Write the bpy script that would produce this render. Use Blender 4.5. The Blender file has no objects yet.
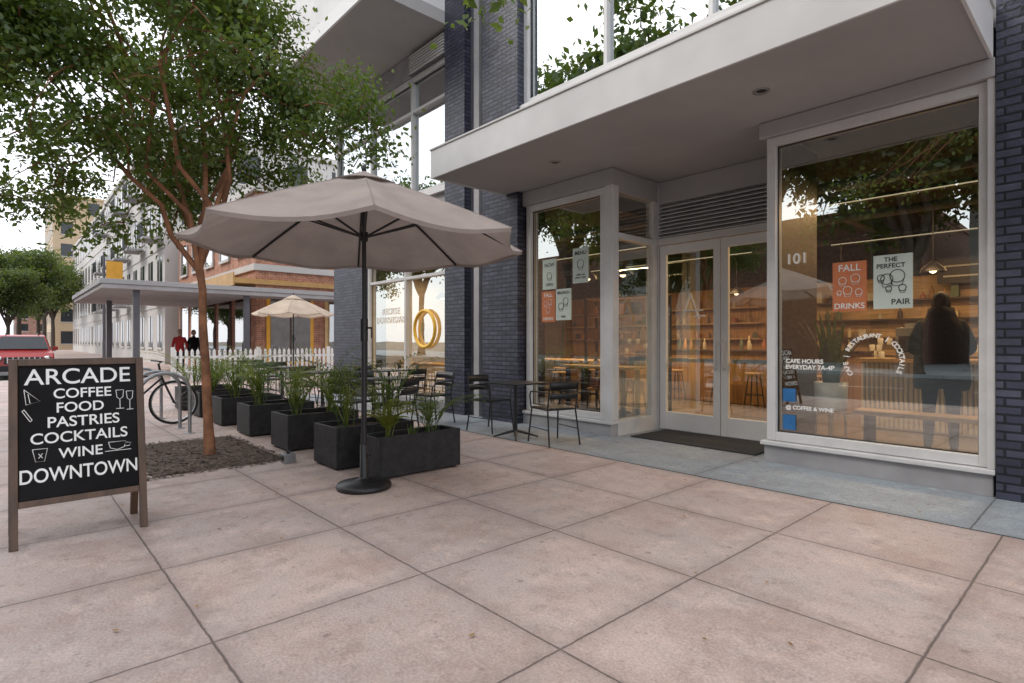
import bpy, math, random
import numpy as np
from mathutils import Vector, Matrix
random.seed(7)
S=bpy.context.scene
COL=S.collection
R=random.uniform

# ---------------------------------------------------------------- materials
def new_mat(name):
    m=bpy.data.materials.new(name); m.use_nodes=True
    nt=m.node_tree
    for n in list(nt.nodes): nt.nodes.remove(n)
    out=nt.nodes.new('ShaderNodeOutputMaterial')
    return m,nt,out
def N(nt,t,**k):
    n=nt.nodes.new(t)
    for a,b in k.items(): setattr(n,a,b)
    return n
def math_(nt,op,a,b=None,c=None):
    n=nt.nodes.new('ShaderNodeMath'); n.operation=op
    for i,x in enumerate((a,b,c)):
        if x is None: continue
        if isinstance(x,(int,float)): n.inputs[i].default_value=x
        else: nt.links.new(x,n.inputs[i])
    return n.outputs[0]
def mixc(nt,fac,a,b,blend='MIX'):
    n=nt.nodes.new('ShaderNodeMix'); n.data_type='RGBA'; n.blend_type=blend
    for s,x in ((n.inputs[0],fac),(n.inputs[6],a),(n.inputs[7],b)):
        if isinstance(x,(int,float)): s.default_value=x
        elif isinstance(x,(tuple,list)): s.default_value=(x[0],x[1],x[2],1)
        else: nt.links.new(x,s)
    return n.outputs[2]
def ramp(nt,fac,p0,p1,c0=(0,0,0),c1=(1,1,1)):
    n=nt.nodes.new('ShaderNodeValToRGB'); e=n.color_ramp.elements
    e[0].position=p0;e[1].position=p1;e[0].color=(*c0,1);e[1].color=(*c1,1)
    nt.links.new(fac,n.inputs[0]); return n.outputs[0]
def noise(nt,vec,scale,detail=4,rough=.55):
    n=nt.nodes.new('ShaderNodeTexNoise'); n.inputs['Scale'].default_value=scale
    n.inputs['Detail'].default_value=detail; n.inputs['Roughness'].default_value=rough
    if vec is not None: nt.links.new(vec,n.inputs['Vector'])
    return n.outputs['Fac']
def pos(nt): return nt.nodes.new('ShaderNodeNewGeometry').outputs['Position']
def bsdf(nt,out,col,rough=.6,metal=0,spec=.5):
    b=nt.nodes.new('ShaderNodeBsdfPrincipled')
    if isinstance(col,(tuple,list)): b.inputs['Base Color'].default_value=(*col[:3],1)
    else: nt.links.new(col,b.inputs['Base Color'])
    if isinstance(rough,(int,float)): b.inputs['Roughness'].default_value=rough
    else: nt.links.new(rough,b.inputs['Roughness'])
    b.inputs['Metallic'].default_value=metal
    b.inputs['Specular IOR Level'].default_value=spec
    nt.links.new(b.outputs[0],out.inputs[0]); return b
def bump(nt,b,h,strength=.3,dist=.01):
    n=nt.nodes.new('ShaderNodeBump'); n.inputs['Strength'].default_value=strength; n.inputs['Distance'].default_value=dist
    nt.links.new(h,n.inputs['Height']); nt.links.new(n.outputs[0],b.inputs['Normal'])
def M(name,c,rough=.55,metal=0,var=.12,scale=6,bmp=0,bscale=60,spec=.5):
    m,nt,out=new_mat(name); p=pos(nt)
    f=noise(nt,p,scale*.5,3,.65)
    lo=tuple(x*(1-var) for x in c); hi=tuple(min(1,x*(1+var)) for x in c)
    col=ramp(nt,f,.35,.65,lo,hi)
    b=bsdf(nt,out,col,rough,metal,spec)
    if bmp: bump(nt,b,noise(nt,p,bscale,1),bmp,.004)
    return m
def M_em(name,c,s):
    m,nt,out=new_mat(name); e=N(nt,'ShaderNodeEmission'); e.inputs[0].default_value=(*c,1); e.inputs[1].default_value=s
    nt.links.new(e.outputs[0],out.inputs[0]); m.cycles.emission_sampling='NONE'; return m
def M_glass(name,base,tint,gcol=(1,1,1)):
    m,nt,out=new_mat(name)
    lw=N(nt,'ShaderNodeLayerWeight'); lw.inputs[0].default_value=.5
    f=math_(nt,'POWER',lw.outputs['Facing'],4)
    f=math_(nt,'MULTIPLY_ADD',f,1-base,base)
    t=N(nt,'ShaderNodeBsdfTransparent'); t.inputs[0].default_value=(*tint,1)
    g=N(nt,'ShaderNodeBsdfGlossy'); g.inputs['Roughness'].default_value=0.0; g.inputs[0].default_value=(*gcol,1)
    p=pos(nt); 
    bn=N(nt,'ShaderNodeBump'); bn.inputs['Strength'].default_value=.05; bn.inputs['Distance'].default_value=.02
    nt.links.new(noise(nt,p,1.3,1),bn.inputs['Height']); nt.links.new(bn.outputs[0],g.inputs['Normal'])
    mx=N(nt,'ShaderNodeMixShader'); nt.links.new(f,mx.inputs[0]); nt.links.new(t.outputs[0],mx.inputs[1]); nt.links.new(g.outputs[0],mx.inputs[2])
    nt.links.new(mx.outputs[0],out.inputs[0]); return m
def M_brick(name,c1,c2,mortar,bw=.2,bh=.067,ms=.008,rough=.45):
    m,nt,out=new_mat(name); p=pos(nt)
    s=N(nt,'ShaderNodeSeparateXYZ'); nt.links.new(p,s.inputs[0])
    c=N(nt,'ShaderNodeCombineXYZ'); nt.links.new(math_(nt,'ADD',s.outputs[0],s.outputs[1]),c.inputs[0]); nt.links.new(s.outputs[2],c.inputs[1])
    b=N(nt,'ShaderNodeTexBrick'); nt.links.new(c.outputs[0],b.inputs['Vector'])
    b.inputs['Scale'].default_value=1; b.inputs['Brick Width'].default_value=bw; b.inputs['Row Height'].default_value=bh
    b.inputs['Mortar Size'].default_value=ms; b.inputs['Mortar Smooth'].default_value=.2; b.inputs['Bias'].default_value=0
    b.inputs['Color1'].default_value=(*c1,1); b.inputs['Color2'].default_value=(*c2,1); b.inputs['Mortar'].default_value=(*mortar,1)
    col=mixc(nt,1,b.outputs['Color'],ramp(nt,noise(nt,p,4,4),.3,.7,(.7,.7,.7),(1.3,1.3,1.3)),'MULTIPLY')
    pb=bsdf(nt,out,col,rough)
    h=math_(nt,'MULTIPLY_ADD',b.outputs['Fac'],-1.0,math_(nt,'MULTIPLY',noise(nt,p,40,1),.3))
    bump(nt,pb,h,1.0,.012); return m
def M_pave(name,base,x0,sx,y0,sy,lw,jc,tone2,stain=1.0):
    m,nt,out=new_mat(name); p=pos(nt)
    s=N(nt,'ShaderNodeSeparateXYZ'); nt.links.new(p,s.inputs[0])
    wob=math_(nt,'MULTIPLY_ADD',noise(nt,p,9,2),.012,-.006)
    def grid(o,a,b):
        t=math_(nt,'DIVIDE',math_(nt,'SUBTRACT',math_(nt,'ADD',o,wob),a),b)
        fr=math_(nt,'FRACT',t)
        dd=math_(nt,'MULTIPLY',math_(nt,'SUBTRACT',.5,math_(nt,'ABSOLUTE',math_(nt,'SUBTRACT',fr,.5))),b)
        return dd,math_(nt,'FLOOR',t)
    dx,ix=grid(s.outputs[0],x0,sx); dy,iy=grid(s.outputs[1],y0,sy)
    d=math_(nt,'MINIMUM',dx,dy)
    dist=noise(nt,p,22,3)
    lwv=math_(nt,'MULTIPLY',d,math_(nt,'MULTIPLY_ADD',dist,2.0,.1))
    line=ramp(nt,lwv,lw*.4,lw*1.2,(1,1,1),(0,0,0))
    edge=ramp(nt,d,0,.12,(1,1,1),(0,0,0))
    c=N(nt,'ShaderNodeCombineXYZ'); nt.links.new(ix,c.inputs[0]); nt.links.new(iy,c.inputs[1])
    wn=N(nt,'ShaderNodeTexWhiteNoise'); nt.links.new(c.outputs[0],wn.inputs['Vector'])
    col=mixc(nt,wn.outputs['Value'],tuple(x*.86 for x in base),tuple(x*1.06 for x in base))
    big=ramp(nt,noise(nt,p,.8,5,.7),.42,.58)
    col=mixc(nt,math_(nt,'MULTIPLY',big,.85),col,tone2)
    b2=ramp(nt,noise(nt,p,1.4,8,.8),.47,.60)
    col=mixc(nt,math_(nt,'MULTIPLY',b2,.55*stain),col,(base[0]*.66,base[1]*.58,base[2]*.55))
    blot=ramp(nt,noise(nt,p,6,7,.82),.52,.62)
    col=mixc(nt,math_(nt,'MULTIPLY',blot,.45*stain),col,tuple(x*.56 for x in base))
    lt=ramp(nt,noise(nt,p,3.1,6,.78),.53,.64)
    col=mixc(nt,math_(nt,'MULTIPLY',lt,.45),col,tuple(min(.8,x*1.25) for x in base))
    fine=noise(nt,p,75,4,.85)
    spk=ramp(nt,fine,.32,.68,(.68,.68,.68),(1.28,1.28,1.28))
    col=mixc(nt,1,col,spk,'MULTIPLY')
    for sc,th,st in ((4.2,.10,.65),(1.25,.075,.6),(9,.12,.45)):
        v=N(nt,'ShaderNodeTexVoronoi'); v.inputs['Scale'].default_value=sc; nt.links.new(p,v.inputs['Vector'])
        dn=math_(nt,'ADD',v.outputs['Distance'],math_(nt,'MULTIPLY',math_(nt,'SUBTRACT',dist,.5),.12))
        sp=ramp(nt,dn,th*.4,th,(1,1,1),(0,0,0))
        col=mixc(nt,math_(nt,'MULTIPLY',sp,st),col,tuple(x*.38 for x in base))
    en=math_(nt,'MULTIPLY',edge,math_(nt,'MULTIPLY',dist,.85))
    col=mixc(nt,en,col,tuple(x*.5 for x in base))
    col=mixc(nt,math_(nt,'MULTIPLY',line,.85),col,jc)
    rg=ramp(nt,blot,.3,.75,(.62,.62,.62),(.8,.8,.8))
    b=bsdf(nt,out,col,rg,0,.35)
    h=math_(nt,'MULTIPLY_ADD',line,-1.6,math_(nt,'MULTIPLY',fine,.4))
    bump(nt,b,h,.7,.006); return m
def M_leaf(name,cs,tr=.42):
    m,nt,out=new_mat(name)
    g=N(nt,'ShaderNodeNewGeometry')
    r=N(nt,'ShaderNodeValToRGB'); el=r.color_ramp.elements
    el[0].color=(*cs[0],1); el[1].color=(*cs[-1],1)
    for i,c in enumerate(cs[1:-1]):
        e=el.new((i+1)/(len(cs)-1)); e.color=(*c,1)
    f=math_(nt,'MULTIPLY_ADD',g.outputs['Random Per Island'],.6,math_(nt,'MULTIPLY',noise(nt,g.outputs['Position'],1.1,0),.5))
    nt.links.new(f,r.inputs[0])
    d=N(nt,'ShaderNodeBsdfDiffuse'); nt.links.new(r.outputs[0],d.inputs['Color'])
    t=N(nt,'ShaderNodeBsdfTranslucent'); nt.links.new(mixc(nt,.5 if tr else 0,r.outputs[0],(.22,.30,.03)),t.inputs[0])
    mx=N(nt,'ShaderNodeMixShader'); mx.inputs[0].default_value=tr
    nt.links.new(d.outputs[0],mx.inputs[1]); nt.links.new(t.outputs[0],mx.inputs[2])
    gl=N(nt,'ShaderNodeBsdfGlossy'); gl.inputs['Roughness'].default_value=.45
    m2=N(nt,'ShaderNodeMixShader'); m2.inputs[0].default_value=.05
    nt.links.new(mx.outputs[0],m2.inputs[1]); nt.links.new(gl.outputs[0],m2.inputs[2]); nt.links.new(m2.outputs[0],out.inputs[0]); return m
def M_cloth(name,c,tr=.3):
    m,nt,out=new_mat(name); p=pos(nt)
    col=ramp(nt,noise(nt,p,3,4),.3,.7,tuple(x*.85 for x in c),tuple(x*1.08 for x in c))
    d=N(nt,'ShaderNodeBsdfDiffuse'); nt.links.new(col,d.inputs[0])
    t=N(nt,'ShaderNodeBsdfTranslucent'); nt.links.new(col,t.inputs[0])
    mx=N(nt,'ShaderNodeMixShader'); mx.inputs[0].default_value=tr
    nt.links.new(d.outputs[0],mx.inputs[1]); nt.links.new(t.outputs[0],mx.inputs[2]); nt.links.new(mx.outputs[0],out.inputs[0]); return m
def M_wood(name,c,ax=0,rough=.45):
    m,nt,out=new_mat(name); p=pos(nt)
    mp=N(nt,'ShaderNodeMapping'); sc=[22,22,22]; sc[ax]=1.4; mp.inputs['Scale'].default_value=sc
    nt.links.new(p,mp.inputs[0])
    col=ramp(nt,noise(nt,mp.outputs[0],1,3),.3,.7,tuple(x*.6 for x in c),tuple(min(1,x*1.2) for x in c))
    bsdf(nt,out,col,rough); return m

PAVE=M_pave('pink_concrete',(.56,.435,.385),-.57,1.045,.67,1.07,.0055,(.10,.075,.068),(.46,.385,.36))
STRIP=M_pave('grey_concrete',(.33,.36,.38),-.74,2.1,4.95,2.6,.006,(.09,.09,.09),(.27,.31,.345),.7)
ASPH=M('asphalt',(.05,.05,.052),.85,0,.25,8,.5,90)
EARTH=M('ground_soil',(.16,.14,.11),.95,0,.3,1)
CURB=M('curb_concrete',(.35,.34,.32),.8,0,.15,5,.3)
LINEW=M('road_paint',(.7,.7,.66),.7)
WHITE=M('white_painted_metal',(.72,.71,.70),.42,0,.05,2)
FRAME=M('aluminium_frame_paint',(.58,.57,.56),.4,0,.07,5)
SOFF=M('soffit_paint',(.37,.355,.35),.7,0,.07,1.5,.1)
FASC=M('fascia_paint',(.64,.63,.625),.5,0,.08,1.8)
GREYW=M('grey_stucco',(.33,.32,.325),.75,0,.14,3,.3,80)
DGREY=M('dark_grey_panel',(.10,.10,.115),.5,0,.1,2)
BRK=M_brick('blue_grey_glazed_brick',(.034,.038,.062),(.068,.072,.106),(.012,.013,.019),.215,.070,.010,.38)
ORB=M_brick('orange_brick',(.36,.12,.06),(.43,.17,.09),(.40,.32,.26),.22,.075,.01,.8)
REDB=M_brick('red_brick_far',(.22,.09,.06),(.3,.13,.09),(.3,.26,.22),.22,.075,.01,.8)
BLK=M('black_powder_coat',(.013,.013,.015),.42,0,.2,8)
CHAR=M('charcoal_fibre_planter',(.015,.0145,.016),.6,0,.5,24,1,55)
SOIL=M('potting_soil',(.05,.035,.025),.95,0,.5,30,1,60)
STEEL=M('galvanised_steel',(.33,.34,.35),.35,.8,.1,5)
CANV=M_cloth('taupe_canvas',(.43,.365,.335),.20)
CANV2=M_cloth('cream_canvas',(.62,.52,.42),.3)
GLS=M_glass('storefront_glass',.40,(.80,.82,.79),(.94,1,.97))
GLS2=M_glass('upper_glass',.60,(.4,.45,.45),(.92,.97,1))
GLSD=M_glass('far_glass',.30,(.2,.22,.24))
BARK=M('reddish_bark',(.27,.12,.06),.8,0,.35,12,.6,40)
BARK2=M('grey_bark',(.09,.07,.055),.9,0,.35,9,.8,30)
LEAF=M_leaf('crape_myrtle_leaves',[(.028,.062,.010),(.055,.110,.014),(.10,.165,.024),(.20,.20,.032)])
LEAF2=M_leaf('street_tree_leaves',[(.014,.036,.008),(.038,.080,.014),(.14,.16,.025)])
LEAFP=M_leaf('palm_leaves',[(.04,.09,.02),(.08,.15,.03),(.17,.22,.05)])
LEAFY=M_leaf('yellow_green_leaves',[(.12,.18,.03),(.22,.27,.04),(.30,.31,.05)])
LEAFS=M_leaf('snake_plant_leaves',[(.02,.06,.03),(.05,.10,.05),(.12,.16,.08)])
WOODB=M_wood('brown_wood_frame',(.10,.055,.032),2)
WOODL=M_wood('light_oak',(.50,.34,.18),0)
WOODM=M_wood('warm_wood_panel',(.42,.24,.10),2)
WOODD=M_wood('dark_wood',(.08,.05,.03),0)
BOARD=M('black_chalkboard',(.007,.007,.008),.7,0,.4,4,0,60,.2)
CHALK=M('chalk_white',(.85,.85,.83),.7,0,.03)
PAPER=M('paper_white',(.70,.70,.66),.7,0,.04)
PAPERG=M('paper_pale_green',(.52,.58,.52),.7,0,.06)
ORNG=M('poster_orange',(.50,.16,.065),.7,0,.1)
INK=M('ink_black',(.03,.03,.03),.6)
BLUE=M('sticker_blue',(.03,.15,.36),.4)
YEL=M('banner_yellow',(.75,.38,.04),.6,0,.08)
YELR=M('yellow_round_sign',(.85,.50,.06),.5)
FLOOR=M('polished_concrete_floor',(.18,.155,.13),.25,0,.2,2)
CEIL=M('interior_ceiling',(.03,.027,.024),.8)
WARMW=M('warm_wall',(.62,.43,.21),.7,0,.08)
RIB=M('ribbed_white_tile',(.75,.70,.62),.35,0,.04)
RED=M('red_car_paint',(.36,.012,.010),.25,0,.05); 
CGL=M('car_glass_dark',(.02,.025,.03),.08)
CHROME=M('chrome',(.6,.6,.6),.2,.9,.05)
RUB=M('rubber',(.02,.02,.02),.8)
SKIN=M('skin',(.45,.27,.19),.55,0,.06)
HAIR=M('dark_hair',(.012,.009,.007),.6)
JACK=M('black_jacket',(.007,.007,.009),.75,0,.3,12,.6,30,.3)
JEAN=M('dark_jeans',(.02,.025,.04),.8,0,.2,10)
REDC=M('red_clothes',(.45,.03,.03),.8)
TANC=M('tan_clothes',(.4,.3,.2),.8)
MULCH=M('mulch_soil',(.085,.058,.044),.95,0,.5,25,1,50)
CHIP=M_leaf('mulch_chips',[(.05,.032,.022),(.11,.075,.052),(.20,.14,.10)],0.0)
DRYL=M_leaf('fallen_leaves',[(.25,.14,.05),(.35,.22,.07),(.20,.10,.04)],0.0)
BUFF=M('buff_stucco',(.46,.35,.23),.85,0,.06,1)
CREAM=M('cream_stucco',(.48,.46,.44),.85,0,.06,1)
PLAST=M('grey_white_plaster',(.36,.36,.365),.85,0,.06,1)
COPP=M('ochre_awning_metal',(.42,.24,.08),.5,0,.1)
WPNT=M('white_fence_paint',(.78,.78,.76),.5,0,.04)
MAT=M('entrance_mat_fibre',(.03,.03,.032),.95,0,.3,60,1,90)
POTW=M('white_ceramic',(.70,.69,.67),.3,0,.03)
BULB=M_em('warm_lamp_glow',(1,.76,.46),6)
STRIPE=M_em('lamp_diffuser_glow',(1,.80,.5),.8)

# ---------------------------------------------------------------- mesh builder
class MB:
    def __init__(s): s.v=[];s.f=[];s.m=[];s.sm=[];s.mats=[]
    def add(s,vs,fs,mat,T=None,smooth=False):
        if mat not in s.mats: s.mats.append(mat)
        k=s.mats.index(mat); o=len(s.v)
        if T is not None: vs=[tuple(T@Vector(v)) for v in vs]
        s.v.extend([tuple(v) for v in vs])
        for f in fs: s.f.append(tuple(i+o for i in f)); s.m.append(k); s.sm.append(smooth)
    def box(s,x0,x1,y0,y1,z0,z1,mat,T=None):
        v=[(x0,y0,z0),(x1,y0,z0),(x1,y1,z0),(x0,y1,z0),(x0,y0,z1),(x1,y0,z1),(x1,y1,z1),(x0,y1,z1)]
        s.add(v,[(0,3,2,1),(4,5,6,7),(0,1,5,4),(1,2,6,5),(2,3,7,6),(3,0,4,7)],mat,T)
    def quad(s,a,b,c,d,mat): s.add([a,b,c,d],[(0,1,2,3)],mat)
    def tube(s,pts,rad,mat,n=10,T=None,caps=True):
        pts=[Vector(p) for p in pts]
        if isinstance(rad,(int,float)): rad=[rad]*len(pts)
        vs=[];fs=[]; up=Vector((0,0,1)); prev=None
        for i,p in enumerate(pts):
            a=pts[max(0,i-1)]; b=pts[min(len(pts)-1,i+1)]
            t=(b-a).normalized()
            if prev is None:
                ref=Vector((0,0,1)) if abs(t.z)<.9 else Vector((1,0,0))
                x=t.cross(ref).normalized()
            else:
                x=(prev-t*prev.dot(t)).normalized()
            prev=x; y=t.cross(x)
            for j in range(n):
                an=2*math.pi*j/n
                vs.append(p+(x*math.cos(an)+y*math.sin(an))*rad[i])
        for i in range(len(pts)-1):
            for j in range(n):
                k=(j+1)%n
                fs.append((i*n+j,i*n+k,(i+1)*n+k,(i+1)*n+j))
        s.add(vs,fs,mat,T,True)
        if caps:
            s.add(vs[:n],[tuple(range(n))[::-1]],mat,T); s.add(vs[-n:],[tuple(range(n))],mat,T)
    def lathe(s,prof,c,mat,n=24,T=None):
        vs=[];fs=[]
        for r,z in prof:
            for j in range(n):
                a=2*math.pi*j/n; vs.append((c[0]+r*math.cos(a),c[1]+r*math.sin(a),c[2]+z))
        for i in range(len(prof)-1):
            for j in range(n):
                k=(j+1)%n; fs.append((i*n+j,i*n+k,(i+1)*n+k,(i+1)*n+j))
        s.add(vs,fs,mat,T,True)
    def ell(s,c,r,mat,T=None,n=16,m=10):
        vs=[];fs=[]
        for i in range(m+1):
            ph=math.pi*i/m
            for j in range(n):
                a=2*math.pi*j/n; vs.append((c[0]+r[0]*math.sin(ph)*math.cos(a),c[1]+r[1]*math.sin(ph)*math.sin(a),c[2]+r[2]*math.cos(ph)))
        for i in range(m):
            for j in range(n):
                k=(j+1)%n; fs.append((i*n+j,(i+1)*n+j,(i+1)*n+k,i*n+k))
        s.add(vs,fs,mat,T,True)
    def ring(s,c,R0,r,mat,axis='X',n=28,T=None):
        pts=[]
        for i in range(n+1):
            a=2*math.pi*i/n
            if axis=='X': pts.append((c[0],c[1]+R0*math.cos(a),c[2]+R0*math.sin(a)))
            elif axis=='Y': pts.append((c[0]+R0*math.cos(a),c[1],c[2]+R0*math.sin(a)))
            else: pts.append((c[0]+R0*math.cos(a),c[1]+R0*math.sin(a),c[2]))
        s.tube(pts,r,mat,8,T,False)
    def build(s,name,parent=None,bevel=0,T=None,seg=2):
        me=bpy.data.meshes.new(name)
        me.from_pydata(s.v,[],s.f)
        for m in s.mats: me.materials.append(m)
        me.polygons.foreach_set('material_index',s.m)
        me.polygons.foreach_set('use_smooth',s.sm)
        me.update()
        ob=bpy.data.objects.new(name,me); COL.objects.link(ob)
        if T is not None: ob.matrix_world=T
        if parent: ob.parent=parent
        if bevel:
            b=ob.modifiers.new('bevel','BEVEL'); b.width=bevel; b.segments=seg; b.limit_method='ANGLE'; b.angle_limit=.6
        return ob
def empty(name,loc=(0,0,0)):
    e=bpy.data.objects.new(name,None); e.empty_display_size=.3; COL.objects.link(e); e.location=loc; return e
def L(x,y,z=0,rot=0,s=1): return Matrix.Translation((x,y,z))@Matrix.Rotation(rot,4,'Z')@Matrix.Scale(s,4)
def text(body,name,parent,mtx,size,mat,align='CENTER',ext=.0008,bold=0):
    c=bpy.data.curves.new(name,'FONT'); c.body=body; c.size=size; c.align_x=align; c.align_y='CENTER'; c.extrude=ext; c.offset=bold
    c.materials.append(mat)
    o=bpy.data.objects.new(name,c); COL.objects.link(o); 
    if parent: o.parent=parent
    o.matrix_world=mtx; return o
FRONT=Matrix.Rotation(math.pi/2,4,'X')

# ---------------------------------------------------------------- ground
b=MB(); b.quad((-1500,-1500,-.17),(1500,-1500,-.17),(1500,1500,-.17),(-1500,1500,-.17),EARTH); b.build('ground')
b=MB(); b.quad((-400,-14.5,-.15),(60,-14.5,-.15),(60,3,-.15),(-400,3,-.15),ASPH); b.build('road')
b=MB()
for i in range(60): b.box(-150+i*3.5*1.0,-150+i*3.5+1.8,-8.05,-7.93,-.149,-.146,LINEW)
b.box(-200,50,-2.35,-2.2,-.149,-.146,LINEW)
b.build('road_marking')
b=MB()
b.box(-25,60,-1.65,20,-.168,0,PAVE); b.box(-200,-25,1.95,20,-.168,0,PAVE)
b.build('sidewalk')
b=MB(); b.box(-25.15,60,-1.8,-1.65,-.168,.003,CURB); b.box(-200,-25.15,1.8,1.95,-.168,.003,CURB); b.box(-25.15,-25,-1.65,1.8,-.168,.003,CURB); b.build('curb',bevel=.02)
b=MB(); b.box(-200,60,-30,-14.5,-.168,-.01,STRIP); b.build('opposite_sidewalk')
b=MB(); b.box(-13.3,6,4.95,7.3,-.05,.005,STRIP); b.build('storefront_apron_pavement')

# ---------------------------------------------------------------- building
B=empty('storefront_building')
Y=6.15
def window(name,x0,x1,z0,z1,muls=(),glass=GLS,y=Y,fw=.09,dep=.12,tr=()):
    b=MB()
    b.box(x0-fw,x0,y-.03,y+dep,z0-fw,z1+fw,FRAME); b.box(x1,x1+fw,y-.03,y+dep,z0-fw,z1+fw,FRAME)
    b.box(x0,x1,y-.028,y+dep,z1,z1+fw,FRAME); b.box(x0,x1,y-.028,y+dep,z0-fw,z0,FRAME)
    for m in muls: b.box(m-.03,m+.03,y-.02,y+dep-.01,z0,z1,FRAME)
    for t in tr: b.box(x0,x1,y-.015,y+dep-.015,t-.03,t+.03,FRAME)
    g_=.012
    b.box(x0,x0+g_,y+.03,y+.047,z0,z1,BLK); b.box(x1-g_,x1,y+.03,y+.047,z0,z1,BLK); b.box(x0+g_,x1-g_,y+.03,y+.047,z0,z0+g_,BLK); b.box(x0+g_,x1-g_,y+.03,y+.047,z1-g_,z1,BLK)
    b.build(name+'_frame',B,.004)
    g=MB(); xs=[x0]+list(muls)+[x1]
    for i in range(len(xs)-1):
        tl=R(-.004,.004)
        g.quad((xs[i],y+.055-tl,z0),(xs[i+1],y+.055+tl,z0),(xs[i+1],y+.055+tl*.5,z1),(xs[i],y+.055-tl*1.5,z1),glass)
    g.build(name+'_glass',B)
b=MB()
b.box(-8.43,-7.84,5.98,6.6,0,11,BRK); b.box(-7.34,-6.47,5.98,6.6,0,11,BRK)
b.box(-.74,1.25,6.06,6.7,0,11,BRK)
b.box(-13.3,-11.65,6.08,6.6,0,4.0,BRK)
b.build('brick_piers',B)
b=MB(); b.box(-7.84,-7.34,6.12,6.5,0,11,DGREY); b.box(-7.66,-7.52,6.05,6.12,0,11,GREYW); b.build('grey_channel',B)
window('right_window',-2.55,-.86,.33,3.40)
b=MB(); b.box(-2.66,-.76,6.10,6.35,0.0,.225,GREYW); b.box(-2.69,-.745,6.06,6.30,.19,.235,FRAME)
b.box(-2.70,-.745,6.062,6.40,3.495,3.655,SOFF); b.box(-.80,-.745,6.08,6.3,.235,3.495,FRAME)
b.box(-2.66,-2.62,6.3,7.18,0,3.655,FRAME); b.box(-2.62,-2.58,6.3,7.4,0.02,3.6,WOODD)
b.build('right_bay_base_and_header',B,.008)
window('left_window',-6.32,-4.93,.31,3.34)
b=MB(); b.box(-6.47,-4.72,6.10,6.35,0,.205,GREYW); b.box(-6.46,-4.70,6.07,6.3,.17,.215,FRAME)
b.box(-6.46,-4.70,6.08,6.4,3.435,3.655,SOFF); b.box(-4.84,-4.70,6.10,6.24,.215,3.435,FRAME)
b.build('left_bay_base_and_header',B,.008)
b=MB()
b.box(-4.86,-4.705,6.24,7.18,0,.215,FRAME); b.box(-4.86,-4.705,6.24,7.18,2.72,2.80,FRAME); b.box(-4.86,-4.705,6.24,7.18,3.36,3.655,SOFF)
b.box(-4.84,-4.71,7.08,7.18,.215,3.36,FRAME); b.build('entry_return_frame',B,.006)
b=MB(); b.quad((-4.75,6.24,.215),(-4.75,7.08,.215),(-4.75,7.08,3.36),(-4.75,6.24,3.36),GLS); b.build('entry_return_glass',B)
YD=7.25
b=MB()
b.box(-4.79,-4.70,YD-.06,YD+.08,0,3.655,FRAME); b.box(-2.78,-2.66,YD-.06,YD+.08,0,3.655,FRAME)
b.box(-4.70,-2.78,YD-.055,YD+.075,2.72,2.82,FRAME); b.box(-4.70,-2.78,YD-.05,YD+.075,3.33,3.655,SOFF)
b.box(-4.70,-2.78,YD-.05,YD+.05,0,.012,STEEL)
b.build('door_frame',B,.006)
b=MB(); b.box(-4.70,-2.78,YD+.04,YD+.06,2.82,3.33,DGREY)
for i in range(9):
    z=2.84+i*.054
    b.add([(-4.70,YD-.05,z),(-2.78,YD-.05,z),(-2.78,YD+.03,z+.05),(-4.70,YD+.03,z+.05),(-4.70,YD-.05,z-.012),(-2.78,YD-.05,z-.012)],[(0,1,2,3),(4,5,1,0)],FRAME)
b.build('transom_louvre',B)
def door(x0,x1,nm,hx):
    b=MB(); w=.10
    b.box(x0,x0+w,YD-.03,YD+.03,.015,2.71,WHITE); b.box(x1-w,x1,YD-.03,YD+.03,.015,2.71,WHITE)
    b.box(x0+w,x1-w,YD-.028,YD+.028,.015,.27,WHITE); b.box(x0+w,x1-w,YD-.028,YD+.028,2.58,2.71,WHITE)
    b.build(nm,B,.005)
    g=MB(); g.quad((x0+w,YD,.27),(x1-w,YD,.27),(x1-w,YD,2.58),(x0+w,YD,2.58),GLS); g.build(nm+'_glass',B)
    h=MB(); h.tube([(hx,YD-.03,.92),(hx,YD-.075,.94),(hx,YD-.075,1.28),(hx,YD-.03,1.30)],.016,WHITE,10); h.build(nm+'_pull_handle',B)
door(-4.69,-3.745,'door_leaf_a',-3.80); door(-3.735,-2.79,'door_leaf_b',-3.68)
b=MB(); b.box(-4.6,-3.85,YD+.05,YD+.09,1.0,1.06,STEEL); b.box(-3.63,-2.88,YD+.05,YD+.09,1.0,1.06,STEEL); b.build('panic_bars',B,.005)
b=MB()
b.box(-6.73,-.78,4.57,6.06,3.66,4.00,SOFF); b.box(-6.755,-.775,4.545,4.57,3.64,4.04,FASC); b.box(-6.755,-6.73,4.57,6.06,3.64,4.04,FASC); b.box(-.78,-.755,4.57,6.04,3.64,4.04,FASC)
b.box(-6.77,-.74,4.53,6.05,4.04,4.065,FRAME)
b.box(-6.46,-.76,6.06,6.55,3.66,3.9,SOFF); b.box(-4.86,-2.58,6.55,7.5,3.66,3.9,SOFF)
b.build('entrance_canopy',B,.004)
b=MB()
for (x,y) in ((-2.33,5.28),(-5.08,5.37)):
    b.lathe([(.0,0),(.045,0),(.045,-.004),(.075,-.008),(.075,.0)],(x,y,3.658),STEEL,20)
    b.lathe([(.0,-.003),(.043,-.003)],(x,y,3.658),BLK,20)
b.build('recessed_downlights',B)
b=MB()
b.box(-6.47,-.745,6.12,6.5,3.92,5.0,GREYW)
b.box(-6.47,-.745,6.03,6.12,4.90,5.02,FASC)
b.box(-6.47,-.745,6.12,6.5,9.0,11,GREYW)
b.build('upper_wall',B)
window('upper_window',-6.38,-.86,5.12,8.9,(-4.85,-3.3,-2.0),GLS2,tr=(7.6,))
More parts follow.
